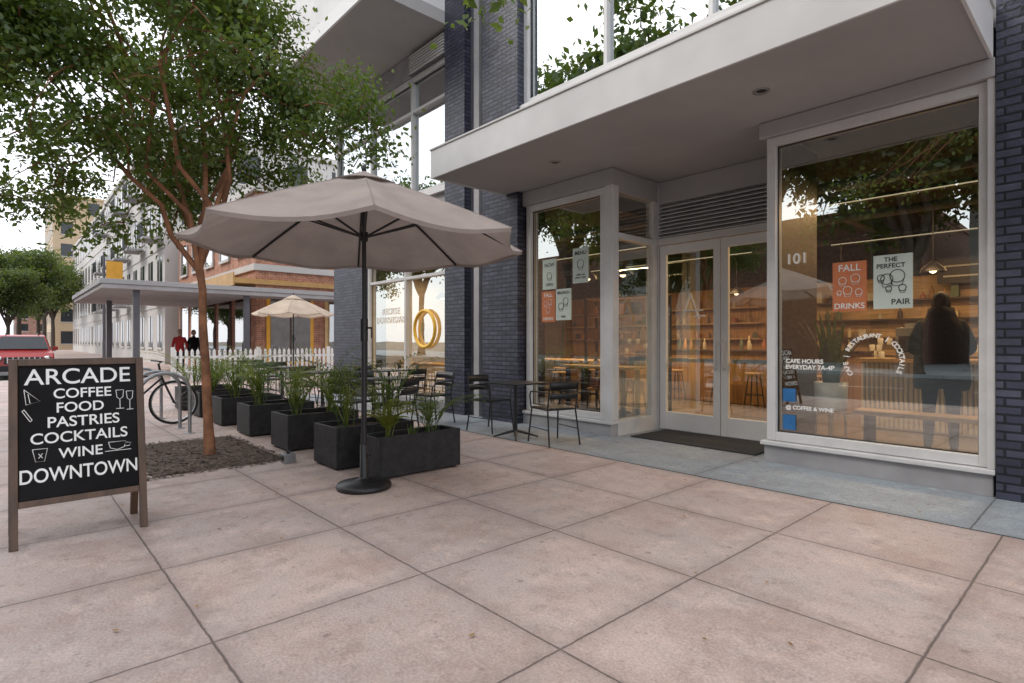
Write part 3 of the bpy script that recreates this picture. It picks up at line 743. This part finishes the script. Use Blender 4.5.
# ---------------------------------------------------------------- trees
def leaves_mesh(name,P,size,mat,parent,rng,asp=.28):
    n=len(P); P=np.asarray(P)
    d=rng.normal(size=(n,3)); d[:,2]-=.35; d/=np.linalg.norm(d,axis=1)[:,None]
    nn=rng.normal(size=(n,3)); nn[:,2]+=1.1
    s=np.cross(d,nn); s/=np.linalg.norm(s,axis=1)[:,None]+1e-9
    l=(size*rng.uniform(.6,1.25,n))[:,None]
    up=np.cross(s,d)
    v0=P; v1=P+d*l*.45+s*l*asp+up*l*.06; v2=P+d*l; v3=P+d*l*.45-s*l*asp+up*l*.06
    V=np.stack([v0,v1,v2,v3],1).reshape(-1,3)
    me=bpy.data.meshes.new(name); me.vertices.add(4*n); me.vertices.foreach_set('co',V.ravel())
    me.loops.add(4*n); me.loops.foreach_set('vertex_index',np.arange(4*n,dtype=np.int32))
    me.polygons.add(n); me.polygons.foreach_set('loop_start',np.arange(0,4*n,4,dtype=np.int32)); me.polygons.foreach_set('loop_total',np.full(n,4,dtype=np.int32))
    me.materials.append(mat); me.update(calc_edges=True); me.validate()
    o=bpy.data.objects.new(name,me); COL.objects.link(o); o.parent=parent; return o
def tree(name,loc,trunk_h,r0,cc,cr,leafs,size,mat,bark,seed,nl=7,ns=5,nt=5,sig=.15,tw=.45,extra=(),extra2=()):
    rng=np.random.default_rng(seed); rd=random.Random(seed)
    E=empty(name,loc)
    b=MB(); cc=Vector(cc)
    def curve(a,c,n=5,j=.05,sag=0):
        a=Vector(a);c=Vector(c);o=[]
        L0=(c-a).length
        for k in range(n+1):
            t=k/n; p=a.lerp(c,t)
            p.z+=math.sin(math.pi*t)*L0*.10
            if 0<k<n: p+=Vector((rd.uniform(-j,j),rd.uniform(-j,j),rd.uniform(-j,j)))*L0
            p.z-=sag*t*t
            o.append(p)
        return o
    top=Vector((cc.x*.25,cc.y*.25,trunk_h))
    tp=[Vector((0,0,-.05)),Vector((0,0,.04))]
    for k in range(1,7):
        t=k/6; tp.append(Vector((top.x*t+rd.uniform(-.02,.02),top.y*t+rd.uniform(-.02,.02),trunk_h*t)))
    b.tube(tp,[r0*1.7,r0*1.25]+[r0*(1.05-.3*k/6) for k in range(1,7)],bark,14)
    LP=[]
    def leafaround(pts,n):
        for _ in range(n):
            k=rd.randrange(len(pts)-1); t=rd.random()
            p=pts[k].lerp(pts[k+1],t)
            LP.append((p.x+rng.normal()*sig,p.y+rng.normal()*sig,p.z+rng.normal()*sig*.75))
    tips=[]
    for i in range(nl+1):
        a=2*math.pi*i/nl+rd.uniform(-.3,.3); rr=rd.uniform(.35,.6)
        if i==nl: tip=cc+Vector((0,0,cr[2]*.55))
        else: tip=cc+Vector((cr[0]*rr*math.cos(a),cr[1]*rr*math.sin(a),cr[2]*rd.uniform(-.45,.45)))
        st=top+Vector((0,0,-rd.uniform(0,.25)*trunk_h*.4))
        c1=curve(st,tip,6,.05); b.tube(c1,[r0*.62*(1-.6*k/6) for k in range(7)],bark,8)
        tips.append((tip,c1,a))
    tl=[]
    for tip,c1,a in tips:
        for s in range(ns):
            src=c1[rd.choice((3,4,5,6))]
            while True:
                v=Vector((rd.gauss(0,1),rd.gauss(0,1),rd.gauss(0,1))).normalized()
                q=cc+Vector((v.x*cr[0],v.y*cr[1],v.z*cr[2]))*rd.uniform(.55,1.0)
                if (q-tip).length< max(cr)*.95: break
            tl.append((src,q))
    for e in extra: tl.append((Vector(cc),Vector(e)-Vector(loc)))
    for a_,e in extra2: tl.append((Vector(a_),Vector(e)))
    per=max(1,int(leafs/(len(tl)*nt)))
    for src,q in tl:
        c2=curve(src,q,5,.06,.05); b.tube(c2,[r0*.24*(1-.75*k/5) for k in range(6)],bark,6)
        for t in range(nt):
            s2=c2[rd.choice((2,3,4,5))]; e=s2+Vector((rd.gauss(0,1),rd.gauss(0,1),rd.gauss(-.15,.7))).normalized()*tw*rd.uniform(.5,1.2)
            c3=curve(s2,e,3,.06,.04); b.tube(c3,[.009,.007,.005,.003],bark,4,None,False)
            leafaround(c3,int(per*rd.uniform(.4,1.6)))
    b.build('trunk_and_limbs',E)
    leaves_mesh('foliage',LP,size,mat,E,rng)
    return E
def tree_copy(src,loc,rot,s):
    E=empty(src.name.split('.')[0],loc); E.rotation_euler=(0,0,rot); E.scale=(s,s,s)
    for c in src.children:
        o=bpy.data.objects.new(c.name,c.data); COL.objects.link(o); o.parent=E
    return E
ex2=[((-1.2,-.9,3.6),(-1.9,-1.7,2.75)),((-1.0,-1.0,3.5),(-1.5,-1.8,3.0)),((-1.2,-.5,3.4),(-2.3,-1.2,3.1)),((-.5,-1.2,3.6),(-.9,-2.2,3.2)),((-.5,-1.2,3.8),(-.6,-2.4,3.7)),((-.8,-1.2,4.2),(-1.3,-2.4,4.2)),
     ((-.3,-1.2,4.5),(-.5,-2.5,4.8)),((-.4,-1.0,4.2),(-.2,-2.3,4.4)),((-.2,-.8,3.9),(.3,-1.9,3.9)),((.1,-.6,3.6),(.5,-1.3,3.3)),((.7,.7,3.7),(1.25,1.15,3.3)),((.7,.8,4.0),(1.2,1.4,3.9))]
tree('crape_myrtle_tree',(-7.08,1.745,0),2.25,.052,(-.25,-.35,4.35),(2.3,2.3,1.85),56000,.072,LEAF,BARK,11,8,6,5,.15,.46,extra2=ex2)
tree('shade_tree',(1.0,1.2,0),2.6,.10,(-.1,.1,5.6),(3.1,3.0,2.2),14000,.09,LEAF,BARK,5,7,5,5,.15,.36,
     extra=((-2.75,2.15,3.82),(-2.85,2.3,3.80),(-2.30,2.75,3.72),(-2.1,2.85,3.66),(-2.2,2.6,3.72)))
big=tree('street_tree',(-6,-15.2,0),3.4,.2,(0,0,6.6),(3.9,3.9,3.0),15000,.24,LEAF2,BARK2,21,8,6,5,.32,.9)
big.scale=(1.35,1.35,1.35)
for (x,y,r,s) in ((2,-15.6,1,1.3),(9,-15.3,2,1.0),(-12.5,-15.8,3,2.0),(-19.5,-16,.5,2.1),(-2.0,-19,4,1.7),(-27,-17,2.2,1.9),(17,-15.5,1.2,1.1),(-8.5,-20,5,2.2),(-37,-16,1.4,1.5),(-46,-17,2.6,1.7),(-56,-16,.2,1.5)):  # last three stand out of view, added to darken the patio window reflection
    tree_copy(big,(x,y,0),r,s)
for (x,y,r,s) in ((-75,2.6,1,1.0),(-88,3.6,2,1.25),(-60,-.8,3,.9),(-52,.2,4.4,.68),(-68,1.0,4.4,1.05),(-100,5.0,.4,1.3)):
    tree_copy(big,(x,y,0),r,s)

# tree pit with mulch
PX0,PX1,PY0,PY1=-8.3,-6.25,1.05,2.3
b=MB(); nx,ny=34,24; vs=[];fs=[]
for i in range(nx+1):
    for j in range(ny+1):
        ed=min(i,nx-i,j,ny-j); vs.append((PX0+(PX1-PX0)*i/nx,PY0+(PY1-PY0)*j/ny,.004+(0 if ed==0 else .004+R(0,.010))))
for i in range(nx):
    for j in range(ny): a=i*(ny+1)+j; fs.append((a,a+ny+1,a+ny+2,a+1))
b.add(vs,fs,MULCH,None,True)
for k in range(3000):
    x=R(PX0-.05,PX1+.12);y=R(PY0-.08,PY1+.05);z=R(.012,.024);a=R(0,6.28);l=R(.010,.026);w=l*.35;t=R(-.3,.3)
    if x>PX1 or x<PX0 or y<PY0 or y>PY1: z=.010
    d=Vector((math.cos(a),math.sin(a),t))*l; s=Vector((-math.sin(a),math.cos(a),R(-.3,.3)))*w; p=Vector((x,y,z))
    b.add([p-d-s,p+d-s,p+d+s,p-d+s],[(0,1,2,3)],CHIP)
b.build('mulch_tree_pit')
b=MB()
for k in range(150):
    x=R(-8.5,-.6);y=R(.3,5.8)
    if R(0,1)<.5: x=-7.1+random.gauss(0,1.3); y=1.8+random.gauss(0,.9)
    a=R(0,6.28);l=R(.010,.022);w=l*.45
    d=Vector((math.cos(a),math.sin(a),R(-.1,.2)))*l; s=Vector((-math.sin(a),math.cos(a),R(-.2,.2)))*w; p=Vector((x,y,.012))
    b.add([p-d,p-s,p+d,p+s],[(0,1,2,3)],DRYL)
b.build('fallen_leaves_litter')
b=MB(); b.box(-6.13,-6.01,2.20,2.32,.0,.10,STEEL); b.box(-6.11,-6.03,2.19,2.20,.03,.08,BLK); b.tube([(-6.07,2.26,.10),(-6.07,2.26,.13)],.02,BLK,8); b.build('landscape_light',bevel=.01)

# ---------------------------------------------------------------- bike rack, bicycle
b=MB()
for x in (-8.95,-9.55,-10.9):
    pts=[(x,1.35,0)]; 
    for k in range(9):
        a=math.pi-math.pi*k/8; pts.append((x,1.65+.30*math.cos(a),.62+.24*math.sin(a)))
    pts.append((x,1.95,0)); b.tube(pts,.024,STEEL,12)
    for y in (1.35,1.95): b.lathe([(.065,0),(.065,.008),(0,.008)],(x,y,.001),STEEL,16)
b.build('bike_rack')
E=MB(); x=-10.1; r=.335
for yc_ in (.92,1.98):
    E.ring((x,yc_,.345),r-.01,.019,RUB,'X',36); E.ring((x,yc_,.345),r-.03,.009,CHROME,'X',36)
    E.tube([(x-.05,yc_,.345),(x+.05,yc_,.345)],.018,BLK,8)
    for k in range(16):
        a=k*math.pi/8; E.tube([(x,yc_,.345),(x,yc_+(r-.03)*math.cos(a),.345+(r-.03)*math.sin(a))],.0012,CHROME,4,None,False)
hd=(x,1.80,.80); bb=(x,1.35,.29); st=(x,1.20,.78)
for a_,b_ in ((hd,(x,1.83,.70)),((x,1.82,.74),bb),((x,1.80,.78),(x,1.215,.73)),(bb,st),(bb,(x,.92,.345)),((x,1.21,.74),(x,.92,.345)),((x,1.83,.70),(x,1.98,.345)),(st,(x,1.165,.92)),(hd,(x,1.77,.96))):
    E.tube([a_,b_],.016,BLK,8)
E.ell((x,1.14,.95),(.07,.14,.03),BLK)
E.tube([(x-.28,1.72,1.0),(x-.1,1.80,.99),(x,1.79,.97),(x+.1,1.80,.99),(x+.28,1.72,1.0)],.012,BLK,8)
E.ring((x+.05,1.35,.29),.085,.006,CHROME,'X',20); E.tube([(x+.05,1.35,.29),(x+.09,1.47,.20)],.009,CHROME,6); E.tube([(x-.05,1.35,.29),(x-.09,1.23,.38)],.009,CHROME,6)
E.box(x+.08,x+.16,1.43,1.51,.19,.21,BLK); E.box(x-.16,x-.08,1.19,1.27,.37,.39,BLK)
E.build('bicycle')

# ---------------------------------------------------------------- picket fence
b=MB(); y=3.9
while y<11.5:
    b.add([(-20,y,.06),(-19.98,y,.06),(-19.98,y+.085,.06),(-20,y+.085,.06),(-20,y,1.0),(-19.98,y,1.0),(-19.98,y+.085,1.0),(-20,y+.085,1.0),(-20,y+.0425,1.07),(-19.98,y+.0425,1.07)],
      [(0,3,2,1),(0,1,5,4),(1,2,6,5),(2,3,7,6),(3,0,4,7),(4,5,9,8),(6,7,8,9),(5,6,9),(7,4,8)],WPNT)
    y+=.16
b.box(-20.05,-20.002,3.85,11.6,.28,.36,WPNT); b.box(-20.05,-20.002,3.85,11.6,.76,.84,WPNT)
for yy in (3.85,6.4,8.9,11.5): b.box(-20.1,-20.0,yy,yy+.1,0,1.12,WPNT)
b.build('white_picket_fence')

# ---------------------------------------------------------------- pavilion canopy + brick building
E=empty('patio_pavilion')
b=MB(); b.box(-31,-21.5,2.25,7.0,2.98,3.12,GREYW); b.box(-22.8,-21.5,7.0,11.5,2.98,3.12,GREYW); b.box(-31.03,-21.47,2.2,7.0,3.125,3.28,PLAST); b.box(-22.8,-21.47,7.0,11.55,3.125,3.28,PLAST)
for x in (-21.8,-28.2):
    for y in (3.2,6.6): b.box(x-.09,x+.09,y-.09,y+.09,0,2.98,DGREY)
b.box(-21.9,-21.7,11.2,11.4,0,2.98,DGREY)
b.build('roof_and_posts',E,.01)
E=empty('orange_brick_building')
b=MB(); b.box(-36,-23,7.3,22,0,7.2,ORB); b.box(-36.1,-22.85,7.15,22.1,7.2,7.6,CREAM); b.box(-36.05,-22.9,7.2,22,4.1,4.35,CREAM); b.box(-36.05,-22.9,6.5,22,3.55,3.75,COPP); b.box(-36.05,-22.9,6.45,6.5,3.45,3.95,COPP)
b.build('brick_mass',E)
b=MB()
for k in range(5): 
    x=-35.2+k*2.5; b.box(x,x+1.3,7.26,7.30,4.9,6.5,GLSD); b.box(x-.08,x+1.38,7.20,7.27,4.78,4.9,CREAM); b.box(x-.06,x+.0,7.22,7.28,4.9,6.5,CREAM);b.box(x+1.3,x+1.36,7.22,7.28,4.9,6.5,CREAM)
    b.box(x-.2,x+1.6,7.24,7.30,.5,3.1,GLSD); 
for k in range(5):
    y=7.9+k*2.4; b.box(-23,-22.96,y,y+1.5,4.9,6.5,CGL); b.box(-22.97,-22.9,y-.1,y+1.6,4.78,4.9,CREAM); b.box(-23,-22.93,y-.08,y,4.9,6.5,CREAM); b.box(-23,-22.93,y+1.5,y+1.58,4.9,6.5,CREAM); b.box(-22.96,-22.94,y+.72,y+.78,4.9,6.5,CREAM)
    b.box(-23,-22.95,y-.2,y+1.7,.4,3.2,YEL if k%2==0 else WARMW)
    b.box(-22.949,-22.92,y-.05,y+1.55,.5,3.1,GLSD); b.box(-22.92,-22.90,y+.70,y+.78,.5,3.1,WOODD)
b.build('windows',E)

def block(name,x0,x1,y0,y1,h,wall,fl,nb,side=True,balc=False,win=GLSD):
    E=empty(name); b=MB(); b.box(x0,x1,y0,y1,-.1,h,wall); b.box(x0-.15,x1+.15,y0-.15,y1+.15,h,h+.35,wall); b.build('walls',E)
    b=MB(); fh=h/fl
    for f in range(fl):
        z=f*fh+fh*.28; zt=f*fh+fh*.85
        if f: b.box(x0,x1+.03,y0-.04,y0+.0,f*fh-.06,f*fh+.06,CREAM)
        for k in range(nb):
            w=(x1-x0)/nb; a=x0+w*(k+.25); c=x0+w*(k+.75)
            b.box(a,c,y0-.012,y0+.05,z,zt,win); b.box(a-.1,c+.1,y0-.07,y0-.013,z-.12,z,CREAM); b.box((a+c)/2-.04,(a+c)/2+.04,y0-.04,y0-.013,z,zt,CREAM)
            if balc and f and k%2==0:
                b.box(a-.3,c+.3,y0-1.0,y0-.07,z-.55,z-.42,GREYW); b.box(a-.3,c+.3,y0-1.0,y0-.97,z+.45,z+.5,BLK)
                q=a-.3
                while q<c+.3: b.box(q,q+.03,y0-.995,y0-.975,z-.42,z+.45,BLK); q+=.16
                q=y0-1.0
                while q<y0-.1: b.box(c+.27,c+.3,q,q+.03,z-.42,z+.45,BLK); q+=.16
        if side:
            m=max(2,int((y1-y0)/3))
            for k in range(m):
                w=(y1-y0)/m; a=y0+w*(k+.28); c=y0+w*(k+.72)
                b.box(x1-.05,x1+.012,a,c,z,zt,win); b.box(x1+.013,x1+.07,a-.08,c+.08,z-.1,z,CREAM)
    b.build('windows',E); return E
block('white_apartment_building',-62,-37,6.8,22,13.5,CREAM,4,9,True,True,CGL)
block('cream_office_building',-100,-63,7.2,25,14,CREAM,4,12,win=CGL)
block('buff_tower',-135,-112,5.6,26,24,BUFF,7,6,win=CGL)
block('red_brick_block',-220,-180,2,25,12,REDB,4,8,win=CGL)
block('opposite_brick_building',-40,-8,-45,-26,9,REDB,3,9,False)
block('opposite_grey_building',-6,26,-45,-27,12,CREAM,4,9,False)
b=MB(); b.tube([(-40,4.3,0),(-40,4.3,6.5)],[.09,.06],DGREY,10); b.box(-40.02,-39.98,4.4,5.2,4.6,6.0,YEL); b.tube([(-40,4.3,6.02),(-40,5.25,6.02)],.02,DGREY,6); b.tube([(-40,4.3,4.58),(-40,5.25,4.58)],.02,DGREY,6); b.build('banner_pole')

# ---------------------------------------------------------------- car (front towards +X)
def car(name,x,y,rot,paint):
    E=empty(name,(0,0,0)); T=L(x,y,-.15,rot)
    b=MB(); W=.90
    prof=[(-2.25,.45),(-2.3,.95),(-2.2,1.08),(-1.0,1.10),(1.0,1.10),(2.0,1.0),(2.22,.85),(2.28,.45),(2.1,.32),(-2.1,.32)]
    n=len(prof); vs=[]
    for s,k in ((-W,1),(-W*.96,1.0),(W*.96,1.0),(W,1)):
        for (px,pz) in prof: vs.append((px*(1 if abs(s)<W*.98 else .985),s,pz))
    fs=[tuple(range(n))[::-1],tuple(range(3*n,4*n))]
    for q in range(3):
        for i in range(n): j=(i+1)%n; fs.append((q*n+i,q*n+j,(q+1)*n+j,(q+1)*n+i))
    b.add(vs,fs,paint,T)
    cb=[(-2.15,1.08,.86),(1.0,1.10,.86),(.45,1.66,.70),(.2,1.72,.68),(-1.7,1.72,.68),(-2.0,1.6,.72)]
    vs=[(p[0],-p[2],p[1]) for p in cb]+[(p[0],p[2],p[1]) for p in cb]; m=len(cb)
    fs=[tuple(range(m))[::-1],tuple(range(m,2*m))]+[(i,(i+1)%m,m+(i+1)%m,m+i) for i in range(m)]
    b.add(vs,fs,paint,T); b.build('body',E,.04)
    g=MB()
    g.add([(1.0,-.78,1.14),(1.0,.78,1.14),(.50,.64,1.63),(.50,-.64,1.63)],[(0,1,2,3)],CGL,T@Matrix.Translation((.035,0,.02)))
    for s in (-1,1): g.add([(.75,s*.845,1.15),(-1.9,s*.845,1.15),(-1.75,s*.72,1.6),(.38,s*.72,1.6)],[(0,1,2,3)],CGL,T@Matrix.Translation((0,s*.02,0)))
    g.box(2.24,2.30,-.55,.55,.62,.86,BLK,T)
    for k in range(7): g.box(2.30,2.315,-.48+k*.155,-.44+k*.155,.63,.85,CHROME,T)
    for s in (-1,1):
        g.ell((2.22,s*.70,.80),(.08,.12,.10),CHROME,T); g.ell((2.25,s*.70,.80),(.06,.08,.07),POTW,T)
        g.box(.75,.92,s*.90-(0 if s>0 else .18),s*.90+(.18 if s>0 else 0),1.1,1.25,paint,T)
    g.box(2.22,2.36,-.88,.88,.36,.54,BLK,T); g.box(2.36,2.37,-.2,.2,.42,.52,POTW,T)
    for k in (-.5,.5): g.box(-1.6,.2,k-.02,k+.02,1.74,1.78,BLK,T)
    for px in (-1.4,1.42):
        for s in (-1,1):
            g.tube([(px,s*.70,.35),(px,s*.915,.35)],.355,RUB,24,T); g.tube([(px,s*.90,.35),(px,s*.925,.35)],.21,CHROME,16,T)
            g.tube([(px,s*.885,.37),(px,s*.903,.37)],.42,BLK,20,T)
    g.build('glass_grille_wheels',E,.008)
car('parked_suv',-30.3,.55,0,RED)

# ---------------------------------------------------------------- people
def person(x,y,rot,top,bot,z=.013,arms='front',hair=HAIR,s=1.0,hood=False,bulk=1.0):
    V=[];E=[];RR=[]
    def v(p,r): V.append(p); RR.append(r if isinstance(r,tuple) else (r,r)); return len(V)-1
    def e(a,b): E.append((a,b))
    pel=v((0,0,.95),(.155*bulk,.125*bulk)); sp=v((0,.0,1.13),(.155*bulk,.12*bulk)); ch=v((0,0,1.33),(.175*bulk,.125*bulk)); nb=v((0,-.01,1.47),(.09,.075)); nk=v((0,0,1.56),(.052,.052)); hd=v((0,.015,1.62),(.05,.055))
    for a,b_ in ((pel,sp),(sp,ch),(ch,nb),(nb,nk),(nk,hd)): e(a,b_)
    for sx in (-1,1):
        sh=v((sx*.185,-.01,1.43),.068*bulk); e(ch,sh)
        if arms=='front': el=v((sx*.27,-.03,1.16),.055*bulk); wr=v((sx*.16,.20,1.08),.036); hv=Vector((sx*-.25,.9,.05)).normalized()
        else: el=v((sx*.25,-.03,1.15),.05*bulk); wr=v((sx*.26,.05,.90),.034); hv=Vector((0,.15,-1)).normalized()
        e(sh,el); e(el,wr)
        pw=Vector(V[wr]); pm=v(tuple(pw+hv*.06),(.036,.022)); e(wr,pm)
        side=Vector((0,0,1)).cross(hv).normalized() if arms=='front' else Vector((0,1,0)); up=hv.cross(side)
        for k,(o,l) in enumerate(((-.027,.060),(-.009,.072),(.009,.068),(.027,.052))):
            k1=v(tuple(pw+hv*.10+side*o),.0095); k2=v(tuple(pw+hv*(.10+l*.6)+side*o*1.1+up*.012),.0085); k3=v(tuple(pw+hv*(.10+l*.9)+side*o*1.1+up*.035),.007)
            e(pm,k1); e(k1,k2); e(k2,k3)
        t1=v(tuple(pw+hv*.06-side*.045),.010); t2=v(tuple(pw+hv*.10-side*.058+up*.01),.0085); e(pm,t1); e(t1,t2)
        hp=v((sx*.095,0,.88),.105); kn=v((sx*.11,.02,.50),.068); an=v((sx*.115,-.02,.09),.046); he=v((sx*.118,.03,.045),(.042,.04)); to=v((sx*.13,.16,.035),(.04,.03))
        e(pel,hp); e(hp,kn); e(kn,an); e(an,he); e(he,to)
    me=bpy.data.meshes.new('b'); me.from_pydata(V,E,[]); ob=bpy.data.objects.new('b',me); COL.objects.link(ob)
    ob.modifiers.new('s','SKIN'); ob.modifiers['s'].use_smooth_shade=True
    sv=me.skin_vertices[0].data
    for i,r in enumerate(RR): sv[i].radius=r
    for q in sv: q.use_root=False
    sv[0].use_root=True
    sb=ob.modifiers.new('u','SUBSURF'); sb.levels=2; sb.render_levels=2
    dg=bpy.context.evaluated_depsgraph_get(); nm=bpy.data.meshes.new_from_object(ob.evaluated_get(dg))
    bpy.data.objects.remove(ob)
    nm.materials.clear()
    for m in (top,bot,SKIN,BLK): nm.materials.append(m)
    wrs=[Vector(V[i]) for i in range(len(V)) if RR[i] in ((.036,.036),(.034,.034))]
    for p in nm.polygons:
        c=p.center; p.use_smooth=True; k=0
        if c.z>1.53: k=2
        elif c.z<.10: k=3
        elif c.z<.86 and abs(c.x)<.235: k=1
        for w in wrs:
            if arms=='front' and c.y>w.y+.02 and (c-w).length<.22: k=2
            if arms!='front' and c.z<w.z-.02 and (c-w).length<.22 and abs(c.x)>.2: k=2
        p.material_index=k
    P=bpy.data.objects.new('person',nm); COL.objects.link(P)
    P.matrix_world=L(x,y,z,rot,s)
    b=MB(); b.ell((0,.02,1.685),(.076,.095,.118),SKIN); b.ell((0,-.004,1.712),(.085,.100,.104),hair); b.ell((0,-.03,1.665),(.080,.075,.10),hair)
    b.ell((0,.118,1.675),(.013,.020,.022),SKIN,None,8,6)
    for sx in (-1,1): b.ell((sx*.078,.01,1.68),(.012,.022,.032),SKIN if not hood else hair,None,8,6); b.ell((sx*.03,.105,1.70),(.012,.008,.008),BLK,None,8,6)
    b.ell((0,.108,1.63),(.025,.008,.007),REDC,None,8,6)
    h=b.build('head'); h.parent=P
    if hood:
        b=MB()
        rings=[(.72,.25,.20,0),(.80,.265,.21,0),(.84,.26,.20,0),(1.0,.25,.19,0),(1.2,.245,.18,0),(1.36,.24,.17,-.01),(1.45,.21,.15,-.02),(1.50,.15,.13,-.035),(1.56,.13,.12,-.04),(1.62,.12,.105,-.045),(1.635,.09,.08,-.045)]
        vs=[];n=28
        for (zz,rx,ry,oy) in rings:
            for j in range(n):
                a=2*math.pi*j/n; f=1+.03*math.sin(5*a+zz*9)+.015*math.sin(11*a-zz*17)
                vs.append((rx*f*math.cos(a),oy+ry*f*math.sin(a),zz+.01*math.sin(3*a)))
        b.add(vs,[(i*n+j,i*n+(j+1)%n,(i+1)*n+(j+1)%n,(i+1)*n+j) for i in range(len(rings)-1) for j in range(n)],top,None,True)
        j_=b.build('jacket'); j_.parent=P
    return P
person(-1.47,8.05,.15,JACK,JEAN,hood=True,bulk=1.2,s=1.03)
person(-.2,10.9,math.pi,TANC,JEAN)
person(-26.5,5.4,-1.9,REDC,JEAN,z=0,arms='down'); person(-27.3,6.1,-1.2,JACK,JEAN,z=0,arms='down')

# ---------------------------------------------------------------- light, world, camera
w=bpy.data.worlds.new('World'); S.world=w; w.use_nodes=True; nt=w.node_tree
bg=nt.nodes['Background']; sky=nt.nodes.new('ShaderNodeTexSky'); sky.sky_type='NISHITA'; sky.sun_disc=False
el=math.radians(42); az=math.radians(217)
sky.sun_elevation=el; sky.sun_rotation=az; sky.air_density=1.0; sky.dust_density=4.5; sky.ozone_density=1.0
mx=mixc(nt,.75,sky.outputs[0],(14.9,15.3,16.2))   # thin bright overcast veil
nt.links.new(mx,bg.inputs[0]); bg.inputs[1].default_value=.15
ld=bpy.data.lights.new('sun','SUN'); ld.energy=1.5; ld.angle=math.radians(18); ld.color=(1,.95,.89)
so=bpy.data.objects.new('sun',ld); COL.objects.link(so)
sd=Vector((math.sin(az)*math.cos(el),math.cos(az)*math.cos(el),math.sin(el)))
so.rotation_euler=(-sd).to_track_quat('-Z','Y').to_euler(); so.location=sd*40
c=bpy.data.cameras.new('camera'); c.lens=19.69; c.sensor_width=36; c.clip_start=.05; c.clip_end=3000
co=bpy.data.objects.new('camera',c); COL.objects.link(co); co.location=(0,0,1.3)
co.rotation_euler=Vector((-.741,.672,0)).to_track_quat('-Z','Y').to_euler()
S.camera=co
S.view_settings.view_transform='Standard'; S.view_settings.look='None'; S.view_settings.exposure=0
